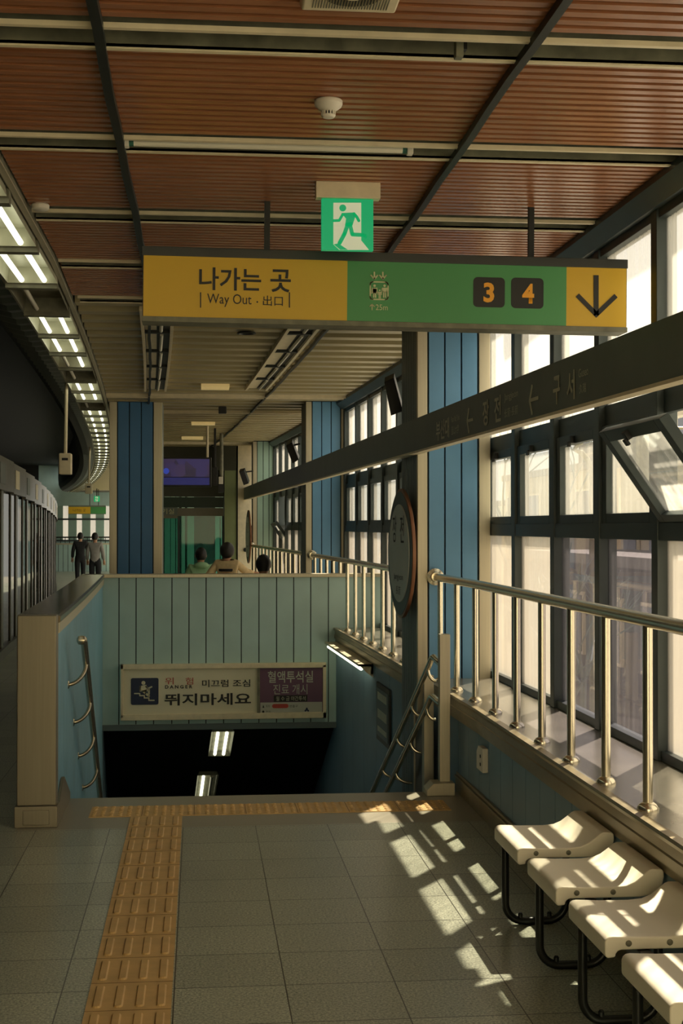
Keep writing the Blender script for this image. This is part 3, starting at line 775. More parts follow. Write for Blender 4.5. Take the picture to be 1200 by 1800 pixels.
# unlit fluorescent tube in the second channel
ya = 5.61; z = CEIL-.0
a = atY(222, 250, ya); b = atY(718, 259, ya)
rt = thing('ceiling_tube_lamp', 'unlit white fluorescent tube in the ceiling channel behind the smoke detector', 'lamp', ((a.x+b.x)/2, ya-.02, CEIL))
m = MB(); m.tube([(a.x+.02, ya-.03, CEIL-.002), (b.x-.02, ya-.03, CEIL-.002)], .018, 16); m.build('tube', M_TUBE_D, rt, smooth=True)
for x in (a.x, b.x):
    m = MB(); m.box(x-.012, x+.012, ya-.05, ya-.01, CEIL-.025, CEIL+.05); m.build('socket', M_WHITEP, rt, bevel=.003)
    m = MB(); s_ = 1 if x == a.x else -1; m.tube([(x+s_*.012, ya-.03, CEIL-.002), (x+s_*.03, ya-.03, CEIL-.002)], .0185, 14); m.build('end_cap', mat('green_cap', (40, 92, 76), .4), rt)
p = atY(806, 80, 4.38)
rk = thing('lamp_socket', 'bare lamp socket without a tube in the nearest ceiling channel', 'lamp socket', (p.x, 4.38, CEIL))
m = MB(); m.box(p.x-.012, p.x+.012, 4.36, 4.40, CEIL-.035, CEIL+.085); m.build('bracket', M_CHAN, rk, bevel=.002)
m = MB(); m.box(p.x-.004, p.x+.024, 4.365, 4.395, CEIL-.01, CEIL+.015); m.build('contact', M_BLACK, rk)
# recessed lamp troughs in the cream ceiling
def trough(x0, x1, y0, y1, label):
    r_ = thing('ceiling_lamp_trough', label, 'light fixture', ((x0+x1)/2+c(y0), y0, CEIL), 'recessed lamp troughs in the cream ceiling')
    for x in (x0, x1-.024):
        m = MB(); m.sweep([(x, CEIL-.035), (x+.024, CEIL-.035), (x+.024, CEIL+.03), (x, CEIL+.03)], YS(y0, y1, 10)); m.build('side_flange', M_CREAM, r_)
    m = MB(); m.sweep([(x0+.02, CEIL-.008), (x1-.02, CEIL-.008), (x1-.02, CEIL+.004), (x0+.02, CEIL+.004)], YS(y0, y1, 10)); m.build('reflector', M_DARK, r_)
    n = 5; L = (y1-y0)/n
    for k in range(n):
        ya, yb_ = y0+k*L, y0+(k+1)*L; xm = (x0+x1)/2
        m = MB(); m.tube([(xm+.03+c(ya), ya+.1, CEIL-.024), (xm+.03+c(yb_), yb_-.1, CEIL-.024)], .014, 10); m.build('tube', M_TUBE_D, r_, smooth=True)
        m = MB(); m.cbox(x0+.03, xm-.005, ya+.1, yb_-.1, CEIL-.016, CEIL-.008); m.build('ballast_cover', M_CREAM, r_)
        m = MB(); m.cbox(x0+.024, x1-.024, ya-.02, ya+.03, CEIL-.03, CEIL); m.build('cross_bar', M_DARK, r_)
trough(-.365, -.125, 9.75, 15.6, 'unlit recessed lamp trough beside the left conduit, behind the yellow panel')
trough(.715, .955, 9.75, 15.4, 'unlit recessed lamp trough slanting towards the near blue column')
p = atZ(433, 584, CEIL-.01)
disc_thing('ceiling_downlight', 'small round dark downlight between the two lamp troughs', 'downlight', p, [(.07, 0), (.075, -.012), (.058, -.014), (.05, -.002)], M_DARK)
for i, (px, py, w) in enumerate(((378, 680, .30), (357, 744, .34), (338, 770, .36))):
    p = atZ(px, py, CEIL-.01)
    m = MB(); m.box(p.x-w/2, p.x+w/2, p.y-.15, p.y+.15, CEIL-.03, CEIL+.01); o = m.build('ceiling_lamp_panel', mat('lamp_panel', (232, 208, 150), .5, emit=(232, 200, 130), estr=.12) if i == 0 else bpy.data.materials['lamp_panel'], bevel=.004)
    tag(o, ['rectangular pale lamp panel nearest the lamp troughs', 'rectangular pale lamp panel halfway between lamp troughs and monitor', 'rectangular pale lamp panel close above the monitor'][i], 'light fixture', 'rectangular lamp panels')
p = atZ(391, 716, CEIL-.01)
m = MB(); m.box(p.x-.05, p.x+.05, p.y-.05, p.y+.05, CEIL-.09, CEIL+.0); tag(m.build('ceiling_camera', M_BLACK, bevel=.01), 'small black square box under the cream ceiling between two lamp panels', 'camera')

# ---- lit trough along the platform
TX0, TX1 = -1.15, -.80
m = MB(); ysT = [-1.0, 0, 4, 8]+YS(9, 62, 80)
m.sweep([(TX0, CEIL-.03), (TX0+.03, CEIL-.03), (TX0+.03, CEIL+.10), (TX1-.03, CEIL+.10), (TX1-.03, CEIL-.03), (TX1, CEIL-.03), (TX1, CEIL+.13), (TX0, CEIL+.13)], ysT)
ot = struct(m.build('trim_light_trough', M_CHAN))
for x in (TX0-.005, TX1-.022):
    m = MB(); m.sweep([(x, CEIL-.036), (x+.027, CEIL-.036), (x+.027, CEIL-.028), (x, CEIL-.028)], ysT); m.build('flange', M_BRUSH, ot)
state = {-4: 2, -3: 2, -2: 2, -1: 2, 0: 2, 1: 0, 2: 2, 3: 2, 4: 1, 5: 0, 6: 2, 7: 2, 8: 0}
def make_cell(lit):
    r_ = thing('trough_lamp', 'x', 'light fixture', (0, 0, 0), 'fluorescent lamps in the platform trough')
    m = MB(); m.add([(-.135, .06, .0), (.135, .06, .0), (.135, 1.06, .0), (-.135, 1.06, .0), (-.145, .05, -.09), (.145, .05, -.09), (.145, 1.07, -.09), (-.145, 1.07, -.09)], [(0, 1, 2, 3), (0, 4, 5, 1), (1, 5, 6, 2), (2, 6, 7, 3), (3, 7, 4, 0)])
    m.build('reflector', M_REFL if lit else M_CHAN, r_)  # lighter colour on lit cells, darker on unlit: tube glow put into the colour
    for k, x in enumerate((-.062, .068)):
        if lit == 0 and k == 1: continue
        m = MB(); m.tube([(x, .07, -.075), (x, 1.05, -.075)], .0155, 10); m.build('tube', M_TUBE if (lit == 2 or (lit == 1 and k == 1)) else M_TUBE_D, r_, smooth=True)
    m = MB(); m.box(-.15, .15, -.02, .055, -.115, -.04); m.build('end_plate', M_CHAN, r_)
    return r_
protos = {}
y = 7.42-4*1.115; k = -4
while y < 60:
    lit = state.get(k, 2)
    if lit in protos: o = copy_tree(protos[lit])
    else: o = protos[lit] = make_cell(lit)
    ym = y; o.location = ((TX0+TX1)/2+c(ym), ym, CEIL+.02); o.rotation_euler = (0, 0, -math.atan(dc(ym+.5)))
    n_ = k+4
    o['label'] = 'tube lamp in the platform trough before the first one in view' if k < -1 else ('%s lamp in view along the platform light trough, %s' % (ordinal(k+1), {2: 'both tubes lit', 1: 'only one tube lit', 0: 'tubes dark'}[lit]))
    y += 1.115 if y < 20 else 1.16; k += 1

# ---- handrails over the sill
def sill_rail(y0, y1, ys, zlab, flange=True):
    ym = (y0+y1)/2
    r_ = thing('sill_handrail', zlab, 'railing', (1.638+c(ym), ym, .58), 'steel handrails over the window sill')
    n = max(1, int((y1-y0)/.8)); f_ = lambda y: 1.638+c(y)
    m = MB(); m.tube([(f_(y), y, 1.275) for y in YS(y0, y1, n)], .027, 14); m.build('top_rail', M_STEEL, r_, smooth=True)
    m = MB(); m.lathe([(.032, -.05), (.036, -.045), (.036, -.02), (.058, -.014), (.058, 0)], (f_(y1), y1, 1.275), 20, 'Y'); m.build('end_flange', M_STEEL, r_, smooth=True)
    for y in ys:
        m = MB(); m.tube([(f_(y), y, .575), (f_(y), y, 1.26)], .0185, 12); po = m.build('baluster', M_STEEL, r_, smooth=True)
        m = MB(); m.lathe([(.040, 0), (.040, .008), (.032, .020), (.021, .028)], (f_(y), y, .58), 18); m.build('base_flange', M_STEEL, po, smooth=True)
sill_rail(.8, 9.59, [9.41-.54*k for k in range(16)], 'steel handrail over the sill from the near blue column towards the white stools')
sill_rail(10.4, 17.04, [16.75-.54*k for k in range(12)], 'steel handrail over the sill between near and middle blue columns')
sill_rail(17.85, 25.18, [24.9-.54*k for k in range(13)], 'steel handrail over the sill ending at the pale green column')

# ---- stair handrails
SL = -.577
def hr_pt(X, Y, Z, k): return lambda t: Vector((X+k*t, Y+t, Z+SL*t))
fL = hr_pt(-.685, 8.66, .91, -.028)
M_RAIL = mat('rail_steel', (190, 182, 160), .26, .9, .05, 30)
rl = thing('stair_handrail', 'single steel handrail on curved brackets along the left stair wall', 'handrail', (-.69, 8.66, 0))
m = MB(); e = fL(0)
m.tube([e+Vector((0.0, -.06, .035)), e+Vector((0, -.03, .017))]+[fL(t) for t in YS(0, 5.4, 8)], .021, 12); m.build('rail', M_RAIL, rl, smooth=True)
m = MB(); m.lathe([(.012, -.028), (.026, -.018), (.028, 0), (.026, .018), (.012, .028)], e+Vector((-.012, -.055, .03)), 18, 'X'); m.build('end_knob', M_RAIL, rl, smooth=True)
for t in (.22, .74, 1.26, 1.80, 2.34, 2.9):
    p = fL(t); wx = -.776+c(p.y)
    m = MB(); dx = wx-p.x
    pts = [p+Vector((0, -.005, -.012))]+[p+Vector((dx*(1-math.cos(a)), -.09*math.sin(a), -.012-.115*math.sin(a))) for a in [k*math.pi/2/8 for k in range(1, 9)]]
    m.tube(pts, .0125, 10); b_ = m.build('bracket', M_RAIL, rl, smooth=True)
    m = MB(); q = pts[-1]; m.lathe([(.027, 0), (.027, .006), (.015, .012)], (wx, q.y, q.z), 16, 'X'); m.build('wall_flange', M_STEEL, b_, smooth=True)
rr = thing('stair_handrail', 'double steel handrail with tall square newel post on the right of the stair', 'handrail', (1.48, 8.6, 0))
m = MB(); m.box(1.450, 1.514, 8.52, 8.585, .06, .965); m.build('newel_post', M_BRUSH, rr, bevel=.004)
m = MB(); m.prism([(1.36, 0), (1.53, 0), (1.53, .075), (1.40, .075), (1.36, .035)], (0, 8.45, 0), (1, 0, 0), (0, 0, 1), (0, 1, 0), .145); m.build('base_shoe', M_BRUSH, rr, bevel=.004)
m = MB(); m.box(1.446, 1.51, 9.10, 9.16, -.50, .655); m.build('short_post', M_BRUSH, rr, bevel=.004)
for Y_, Z_, nm, X_ in ((8.72, .80, 'upper_rail', 1.435), (8.74, .555, 'lower_rail', 1.43)):
    g = hr_pt(X_, Y_, Z_, -.055)
    m = MB(); s0 = g(0)
    m.tube([Vector((1.475, 8.58, Z_-.03)), Vector((1.462, 8.60, Z_-.015)), s0+Vector((.004, -.03, .012)), s0+Vector((0, .01, .002))]+[g(t) for t in YS(.06, 5.2, 8)], .019, 12); m.build(nm, M_STEEL, rr, smooth=True)
    for t in (.12, .62, 1.12, 1.66, 2.2, 2.8):
        p = g(t); wx = 1.478 if p.y < 10.3 else 1.58+c(p.y)
        dx = wx-p.x
        pts = [p+Vector((dx*(1-math.cos(a)), -.02*math.sin(a), -.01-.07*math.sin(a))) for a in [k*math.pi/2/8 for k in range(0, 9)]]
        m = MB(); m.tube(pts, .0115, 10); m.build('bracket', M_STEEL, rr, smooth=True)
# dark panel under the near column beside the rails
m = MB(); m.box(1.46, 1.475, 9.20, 9.595, -2, .36); o = struct(m.build('wall_stair_panel', mat('dark_brown_panel', (58, 50, 42), .4, .2, .1)))
m = MB(); m.box(1.452, 1.46, 9.20, 9.225, -2, .37); m.box(1.452, 1.46, 9.57, 9.595, -2, .37); m.box(1.452, 1.46, 9.2, 9.595, .345, .37); m.build('frame', M_BRUSH, o)
# wall lamp under the far sill
yA, yB = 12.05, 14.42
rw = thing('stair_wall_lamp', 'slim cream wall lamp with two lit tubes under the far sill', 'wall lamp', (1.585+c(13.2), 13.2, .40))
m = MB(); m.cbox(1.46, 1.584, yA, yB, .425, .445); m.cbox(1.565, 1.584, yA, yB, .36, .43); m.add([(1.455+c(yA), yA, .445), (1.584+c(yA), yA, .445), (1.584+c(yA), yA, .33), (1.53+c(yA), yA, .37)], [(0, 1, 2, 3)]); m.build('housing', M_CREAM, rw)
for a_, b_ in ((yA+.06, (yA+yB)/2-.05), ((yA+yB)/2+.03, yB-.06)):
    m = MB(); m.tube([(1.49+c(a_), a_, .40), (1.49+c(b_), b_, .40)], .016, 10); m.build('tube', M_TUBE, rw, smooth=True)
# faint framed poster on the right stair wall
m = MB(); m.cbox(1.565, 1.583, 11.1, 11.75, -.14, .33); o = tag(m.build('wall_poster', M_DARK), 'dim framed poster on the blue wall beside the right handrail', 'poster')
m = MB(); m.cbox(1.560, 1.566, 11.14, 11.71, -.10, .29); m.build('print', M_STRIP, o)
for i, (z0, z1) in enumerate(((.20, .26), (.05, .12), (-.06, -.02))):
    m = MB(); m.cbox(1.5585, 1.561, 11.2, 11.65, z0, z1); m.build('printed_block', M_GREYINK, o)
# small white box on the wall below the sill
p = atX(851, 1337, 1.58)
ro = thing('wall_box', 'small white box with two screws on the blue wall below the sill', 'wall box', (1.585, p.y, .32))
m = MB(); m.prism([(p.y-.085, .26), (p.y+.085, .26), (p.y+.085, .36), (p.y+.04, .395), (p.y-.085, .395)], (1.552, 0, 0), (0, 1, 0), (0, 0, 1), (1, 0, 0), .032); m.build('cover', M_WHITEP, ro, bevel=.004)
for dz in (.30, .345):
    m = MB(); m.lathe([(.010, -.003), (.010, .0)], (1.552, p.y-.03, dz), 12, 'X'); m.build('screw', M_DARK, ro)

# ---- framed signs on the stairwell back wall
SYb = BY-.045
a, b = atY(212, 1168, SYb), atY(573, 1261, SYb)
rs2 = thing('stair_warning_sign', 'wide framed white danger sign with navy pictogram above the stair opening', 'sign', ((a.x+b.x)/2, BY, b.z))
def Fr(px, py): q = atY(px, py, SYb); return (q.x, q.z)
Fb = lambda u, w, d: Vector((u, SYb-.003-d, w))
def rect(mb, x0, y0, x1, y1, ya, yb):
    p, q = Fr(x0, y0), Fr(x1, y1); mb.box(p[0], q[0], ya, yb, q[1], p[1])
m = MB()
for r_ in ((212, 1168, 573, 1173), (212, 1256, 573, 1261.5), (212, 1168, 217, 1261.5), (567, 1168, 573, 1261.5)): rect(m, *r_, SYb-.03, BY-.001)
m.build('frame', M_CREAM, rs2, bevel=.004)
m = MB(); rect(m, 452, 1172, 456.5, 1258, SYb-.02, SYb+.02); m.build('divider', M_CHAN, rs2)
m = MB(); rect(m, 217, 1173, 452, 1256, SYb, BY-.004); pw = m.build('white_panel', M_PALEPANEL, rs2); pw['label'] = 'white panel warning against running on the stairs'
m = MB(); rect(m, 456.5, 1173, 567, 1256, SYb, BY-.004); pu = m.build('purple_panel', M_PURPLE, rs2); pu['label'] = 'purple clinic notice'
m = MB(); rect(m, 457.5, 1235, 566, 1255.5, SYb-.002, SYb); m.build('pale_strip', M_PINK, pu)
def fr_text(s, x0, x1, y0, y1, mt, par, bold=0.):
    p, q = Fr(x0, y0), Fr(x1, y1); lettering(s, ((p[0]+q[0])/2, SYb-.003, (p[1]+q[1])/2), U, V, q[0]-p[0], p[1]-q[1], mt, par, bold=bold)
fr_text('위', 290, 305, 1191, 1203, M_RED, pw); fr_text('험', 326, 339.5, 1191, 1203, M_RED, pw)
fr_text('D A N G E R', 290, 338, 1204.5, 1210, M_INK, pw, .03); fr_text('미끄럼 조심', 355, 439.5, 1195, 1207, M_INK, pw, .012); fr_text('뛰지마세요', 289, 441, 1219.5, 1238.5, M_INK, pw, .02)
fr_text('혈액투석실', 470.5, 550, 1179.5, 1199.5, M_PINK, pu, .012); fr_text('진료 개시', 480, 540, 1203, 1220, M_PINK, pu)
m = MB(); rect(m, 481, 1222.5, 540, 1233, SYb-.002, SYb); m.build('dark_strip', M_INK, pu)
fr_text('월 수 금 야간투석', 485, 537, 1224, 1231.5, M_GREYINK, pu)
fr_text('위치', 467, 474, 1239, 1243.5, M_INK, pu); fr_text('번출구', 509, 523, 1239, 1243.5, M_INK, pu); fr_text('문의', 467, 475, 1249, 1253, M_INK, pu)
m = MB(); p, q = Fr(478, 1237.5), Fr(507, 1244.5); r_ = (p[1]-q[1])/2; zc = (p[1]+q[1])/2
m.flat(arc(q[0]-r_, zc, r_, -90, 90, 6)+arc(p[0]+r_, zc, r_, 90, 270, 6), Fb, .001); m.build('red_pill', M_RED, pu)
m = MB(); m.disc(Fr(539, 1245.5), .010, Fb); m.stroke([Fr(539, 1247), Fr(535.5, 1250)], .016, Fb, joints=False); m.stroke([Fr(539, 1247), Fr(542.5, 1250)], .016, Fb, joints=False); m.build('clinic_emblem', M_NAVY, pu)
m = MB(); m.flat([Fr(461, 1244), Fr(464.5, 1244), Fr(462.7, 1239)], Fb); m.build('map_mark', M_INK, pu)
m = MB(); m.disc(Fr(462.5, 1251), .012, Fb); m.build('phone_mark', M_INK, pu)
# navy pictogram
p, q = Fr(230, 1192), Fr(278.5, 1238.5); r_ = .018; pts = []
for cx, cz, an in ((q[0]-r_, p[1]-r_, 0), (p[0]+r_, p[1]-r_, 90), (p[0]+r_, q[1]+r_, 180), (q[0]-r_, q[1]+r_, 270)): pts += arc(cx, cz, r_, an, an+90, 4)
m = MB(); m.flat(pts, Fb, .001); pn = m.build('pictogram_plate', M_NAVY, pw)
def pc(x, y): return Fr(20+x*.2667, 980+y*.2667)   # from a close crop of the photograph
F4 = lambda u, w, d: Vector((u, SYb-.0045-d, w)); k = .2667*14.4/2500
m = MB(); m.disc(pc(870, 826), 13*k, F4)
m.flat([pc(846, 846), pc(888, 838), pc(896, 856), pc(890, 884), pc(862, 884), pc(846, 874)], F4)
m.stroke([pc(884, 850), pc(902, 862), pc(924, 852)], 10*k, F4); m.stroke([pc(850, 850), pc(848, 878)], 9*k, F4)
m.stroke([pc(868, 880), pc(884, 896), pc(906, 912)], 14*k, F4); m.stroke([pc(882, 878), pc(906, 872), pc(906, 898)], 13*k, F4)
m.build('falling_figure', M_PALEPANEL, pn)
m = MB(); m.stroke([pc(812, 896), pc(846, 896), pc(846, 910), pc(876, 910), pc(876, 925), pc(906, 925), pc(906, 941), pc(940, 941)], 8*k, F4); m.build('stair_line', M_PALEPANEL, pn)

# ---- lamps under the sloping stair soffit
sdir = Vector((-.10, 1, -.577)).normalized(); sv = Vector((1, 0, 0)); sn = sdir.cross(sv).normalized()
def soffit_lamp(px, t0, t1, lit, label):
    base = Vector((0, BY+.1, -.42)); x = atY(px, 1290, BY+.4).x
    p = lambda t, o, dn: Vector((x+o*.8-.05*t, base.y+t, base.z-.577*t-dn))
    r_ = thing('stair_soffit_lamp', label, 'light fixture', p(t0, 0, 0), 'tube lamps under the stair soffit')
    m = MB(); vs = [p(t0, -.12, .006), p(t0, .12, .006), p(t1, .12, .006), p(t1, -.12, .006), p(t0, -.145, .05), p(t0, .145, .05), p(t1, .145, .05), p(t1, -.145, .05)]
    m.add(vs, [(0, 1, 2, 3), (0, 4, 5, 1), (1, 5, 6, 2), (2, 6, 7, 3), (3, 7, 4, 0)]); m.build('reflector', M_CHAN, r_)
    for o, l in ((-.06, lit[0]), (.055, lit[1])):
        m = MB(); m.tube([p(t0+.04, o, .045), p(t1-.04, o, .045)], .017, 10); m.build('tube', M_TUBE if l else M_TUBE_D, r_, smooth=True)
soffit_lamp(391, .02, .62, (1, 1), 'upper soffit lamp in the dark stair opening with both tubes lit')
soffit_lamp(376, 1.12, 1.86, (1, 0), 'lower soffit lamp in the dark stair opening with one tube lit')

# ---- tactile paving
T = .2916
def tact_strip():
    m = MB(); x0, x1 = -.378, -.092; n = 34; y1 = 8.02
    m.box(x0, x1, y1-n*T, y1, -.002, .004)
    for k in range(n):
        yb = y1-(k+1)*T
        for j in range(4):
            xc = x0+(x1-x0)*(j+.5)/4
            a0, a1 = yb+.028, yb+T-.028; w = .016
            lo = arc(xc, a1-w, w, 0, 180, 5)+arc(xc, a0+w, w, 180, 360, 5); hi = arc(xc, a1-w, w-.005, 0, 180, 5)+arc(xc, a0+w, w-.005, 180, 360, 5)
            nn = len(lo); m.add([(x, y, .004) for x, y in lo]+[(x, y, .0095) for x, y in hi], [tuple(range(nn, 2*nn))]+[(i, (i+1) % nn, nn+(i+1) % nn, nn+i) for i in range(nn)])
    o = m.build('tactile_guide_strip', M_TACT)
    m = MB()
    for k in range(1, n): m.box(x0, x1, y1-k*T-.0015, y1-k*T+.0015, .003, .0045)
    m.build('joint', mat('joint_dark', (120, 84, 36), .7), o)
    tag(o, 'yellow guide strip of raised bars running towards the stair', 'tactile paving')
    m = MB(); X0 = -.61; n = 7; ya, yb = 8.02, 8.31
    m.box(X0, X0+n*T, ya, yb, -.002, .004)
    for i in range(n*6):
        for j in range(6):
            xx, yy = X0+(i+.5)*T/6, ya+(j+.5)*(yb-ya)/6
            lo = [(xx+.0145*math.cos(2*math.pi*q/8), yy+.0145*math.sin(2*math.pi*q/8)) for q in range(8)]; hi = [(xx+.009*math.cos(2*math.pi*q/8), yy+.009*math.sin(2*math.pi*q/8)) for q in range(8)]
            m.add([(x, y, .004) for x, y in lo]+[(x, y, .0095) for x, y in hi], [tuple(range(8, 16))]+[(q, (q+1) % 8, 8+(q+1) % 8, 8+q) for q in range(8)])
    o = m.build('tactile_warning_strip', M_TACT); tag(o, 'yellow dotted warning strip across the top of the stair', 'tactile paving')
    m = MB()
    for k in range(1, n): m.box(X0+k*T-.0015, X0+k*T+.0015, ya, yb, .003, .0045)
    m.build('joint', bpy.data.materials['joint_dark'], o)
tact_strip()

# ---- white stools
def stool():
    r_ = thing('stool', 'x', 'stool', (0, 0, 0), 'white moulded stools in a row')
    W2 = .212
    top = [(0.0, .372), (.0, .392)]+[(.018-.018*math.cos(a), .392+.012*math.sin(a)) for a in (.5, 1.0, 1.57)]
    top = [(.000, .350), (.000, .383), (.004, .393), (.012, .399), (.024, .401), (.10, .397), (.20, .396), (.245, .400), (.275, .412), (.300, .430), (.322, .448), (.335, .453), (.368, .452), (.376, .444)]
    bot = [(.377, .425), (.372, .400), (.355, .378), (.325, .364), (.29, .359), (.05, .359), (.040, .356), (.034, .348), (.032, .338), (.010, .336), (.002, .340)]
    prof = [(1.20+x, z) for x, z in top+bot]
    m = MB(); m.prism(prof, (0, -W2, 0), (1, 0, 0), (0, 0, 1), (0, 1, 0), 2*W2)
    # gentle dish across the seat, fuller bevelled rim
    o = m.build('seat', M_PLASTIC, r_, bevel=.006, segs=3)
    for x in (1.262, 1.352, 1.30):
        pass
    for x in (1.272, 1.398):
        m = MB(); m.lathe([(.0095, 0), (.0095, -.003), (.005, -.005)], (x, -W2+.001, .379), 12, 'Y'); m.build('bolt', M_CHAN, r_, smooth=True)
    yl = W2-.035; r = .0155; x0, x1 = 1.238, 1.49; R = .075
    pts = [(x0, yl, .352), (x0, yl, R+r)]+[(x, yl, z) for x, z in arc(x0+R, R+r, R, 180, 270, 8)[1:]]+[(x, yl, z) for x, z in arc(x1-R, R+r, R, 270, 360, 8)]+[(x1, yl, .355)]
    m = MB(); m.tube(pts, r, 12); m.build('leg_frame', M_TUBELEG, r_, smooth=True)
    for x in (1.30, 1.42):
        m = MB(); m.lathe([(.010, 0), (.010, .016), (.006, .022)], (x, yl, .028), 12); m.build('foot_bolt', M_TUBELEG, r_)
    return r_
st = stool()
spots = [5.52, 4.935, 4.35, 3.765]
labs = ['white moulded stool farthest along the row, nearest the stair', 'second white moulded stool from the stair', 'third white moulded stool from the stair, cut by the picture edge', 'white moulded stool at the bottom corner, fourth from the stair']
for i, y in enumerate(spots):
    o = st if i == 0 else copy_tree(st)
    o.location = (0, y, 0); o['label'] = labs[i]
m = MB(); m.box(1.30, 1.34, 3.4, 5.75, .318, .357); o = m.build('stool_beam', M_TUBELEG, bevel=.003); tag(o, 'dark steel beam linking the white stools underneath', 'beam')

# ================================================================== BEYOND THE STAIR
# ---- platform screen doors along the track
def psd(y0, y1, idx):
    ym = (y0+y1)/2; z = drop(ym)
    r_ = thing('platform_screen_door', ('%s glass screen-door bay in view along the left platform edge' % ordinal(idx-3)) if idx > 2 else 'glass screen-door bay nearer than the first one in view', 'platform screen door', (-2.1+c(ym), ym, z), 'platform screen door bays')
    X = -2.1
    m = MB(); m.cbox(X-.05, X+.05, y0, y1, z, z+.12); m.build('base_rail', M_PSD, r_)
    m = MB(); m.cbox(X-.10, X+.06, y0+.004, y1-.004, z+2.06, z+2.46); h = m.build('header', M_PSD, r_)
    m = MB(); L = y1-y0; m.cbox(X+.06, X+.066, y0+L*.12, y0+L*.42, z+2.13, z+2.38); m.build('header_plate', M_SIGNBLK if idx % 2 else M_CREAM, h)
    for a, w in ((y0, .10), (y0+L*.40, .28)):
        m = MB(); m.cbox(X-.03, X+.02, a, a+w, z+.12, z+2.06); m.build('post', M_PSD, r_)
    for a, b_ in ((y0+.10, y0+L*.40), (y0+L*.40+.28, y1)):
        m = MB(); m.cbox(X-.006, X+.006, a, b_, z+.12, z+2.06); m.build('glass_pane', M_GLASS_PSD, r_)
y = 10.2; i = 0
while y < 62:
    psd(y, y+2.2, i); y += 2.2; i += 1

# ---- hanging camera posts over the platform
def hang_post(px, ptop, pb0, pb1, Y, w, label):
    t, b0, b1 = atY(px, ptop, Y), atY(px-2, pb0, Y), atY(px-2, pb1, Y)
    r_ = thing('hanging_monitor_post', label, 'camera post', (t.x, Y, CEIL), 'hanging posts with boxes over the platform')
    m = MB(); m.tube([(t.x, Y, CEIL+.05 if t.z > CEIL else t.z+.45), (b0.x, Y, b0.z)], .018, 10); m.build('post', M_CREAM, r_)
    m = MB(); m.box(b0.x-w/2, b0.x+w/2, Y-.06, Y+.10, b1.z, b0.z); bo = m.build('box', M_CREAM, r_, bevel=.012)
    m = MB(); m.box(b0.x-w*.25, b0.x+w*.25, Y-.066, Y-.06, b0.z-.075, b0.z-.05); m.build('slot', M_BLACK, bo)
hang_post(117, 660, 797, 834, 15.0, .125, 'pale hanging post with a box over the platform, nearest of those')
hang_post(158, 775, 850, 868, 27.0, .13, 'pale hanging post with a box, farther along the curved platform')

# ---- far end of the platform
EW = 66.0; cx = c(EW)
m = MB(); m.box(-12+cx, -2.2+cx, EW+.02, EW+.3, -2, 4.8); struct(m.build('wall_tracks_end', M_VOID))
m = MB(); m.box(-2.2+cx, 3.5+cx, EW+.02, EW+.2, -1, .95); m.box(-2.2+cx, 3.5+cx, EW+.02, EW+.2, 2.55, 4.6)
o = struct(m.build('wall_far', M_TEAL)); m = MB()
for k in range(9):
    x = -2.1+cx+.0+k*.62
    m.box(x, x+.38, EW, EW+.02, .95, 2.55)
m.build('panel', M_MINT, o)
m = MB(); m.box(-2.2+cx, 3.5+cx, EW+.1, EW+.106, .95, 2.55); m.build('pane', M_GLASS_FROST, o)
m = MB(); m.box(-2.2+cx, 2.5+cx, EW-.04, EW+.02, 1.9, 1.98); m.box(-2.2+cx, 2.5+cx, EW-.04, EW+.02, .93, 1.0); m.build('transom', M_FRAME, o)
def far_rail():
    YR = 61.2; r_ = thing('far_handrail', 'thin handrail by the stair wall at the far end of the platform', 'railing', (c(YR), YR, .9))
    m = MB(); m.tube([(-1.7+c(YR), YR+.07, 1.15), (1.4+c(YR), YR+.07, 1.15)], .03, 8); m.build('top_rail', M_DARK, r_)
    for k in range(17):
        x = -1.65+c(YR)+3.0*k/16; m = MB(); m.tube([(x, YR+.07, .895), (x, YR+.07, 1.15)], .014, 6); m.build('baluster', M_DARK, r_)
far_rail()
m = MB(); YR = 61.2; m.box(-1.75+c(YR), 1.5+c(YR), YR, YR+.15, -.32, .88); o = struct(m.build('wall_far_stair', M_GROOVE))
m = MB()
for k in range(16): m.box(-1.75+c(YR)+k*.2+.01, -1.75+c(YR)+(k+1)*.2-.01, YR-.012, YR, -.3, .84)
m.build('panel', M_TEAL, o); m = MB(); m.box(-1.78+c(YR), 1.52+c(YR), YR-.03, YR+.18, .84, .90); m.build('coping', M_BRUSH, o)
YF = 58.0
a, b = atY(120, 891, YF), atY(186, 903, YF); xm = atY(159, 897, YF).x
r_ = thing('hanging_exit_sign', 'tiny yellow and green hanging sign at the far end of the platform', 'sign', ((a.x+b.x)/2, YF, b.z))
m = MB(); m.box(a.x, b.x, YF, YF+.12, b.z-.02, a.z+.06); m.build('housing', M_SIGNBLK, r_)
m = MB(); m.box(a.x, xm, YF-.006, YF, b.z, a.z); m.build('yellow_panel', M_YEL, r_)
m = MB(); m.box(xm, b.x, YF-.006, YF, b.z, a.z); m.build('green_panel', M_GRN, r_)
lettering('나가는 곳', ((a.x+xm)/2, YF-.006, (a.z+b.z)/2), U, V, .5, .12, M_INK, r_)
for x in (a.x+.85, b.x-.3):
    m = MB(); m.tube([(x, YF+.06, a.z+.05), (x, YF+.06, CEIL+.02)], .015, 6); m.build('hanger_rod', M_DARK, r_)
a, b = atY(165, 872, 57.0), atY(175, 882, 57.0)
r_ = thing('exit_light', 'tiny green running-man exit light at the far end of the platform', 'exit light', ((a.x+b.x)/2, 57, b.z))
m = MB(); m.box(a.x, b.x, 57, 57.04, b.z, a.z); m.build('lit_panel', M_EXITG, r_)
xc, zc, k = (a.x+b.x)/2, (a.z+b.z)/2, (b.x-a.x)/2
Fx = lambda u, w, d: Vector((xc+u*k, 56.999-d, zc+w*k))
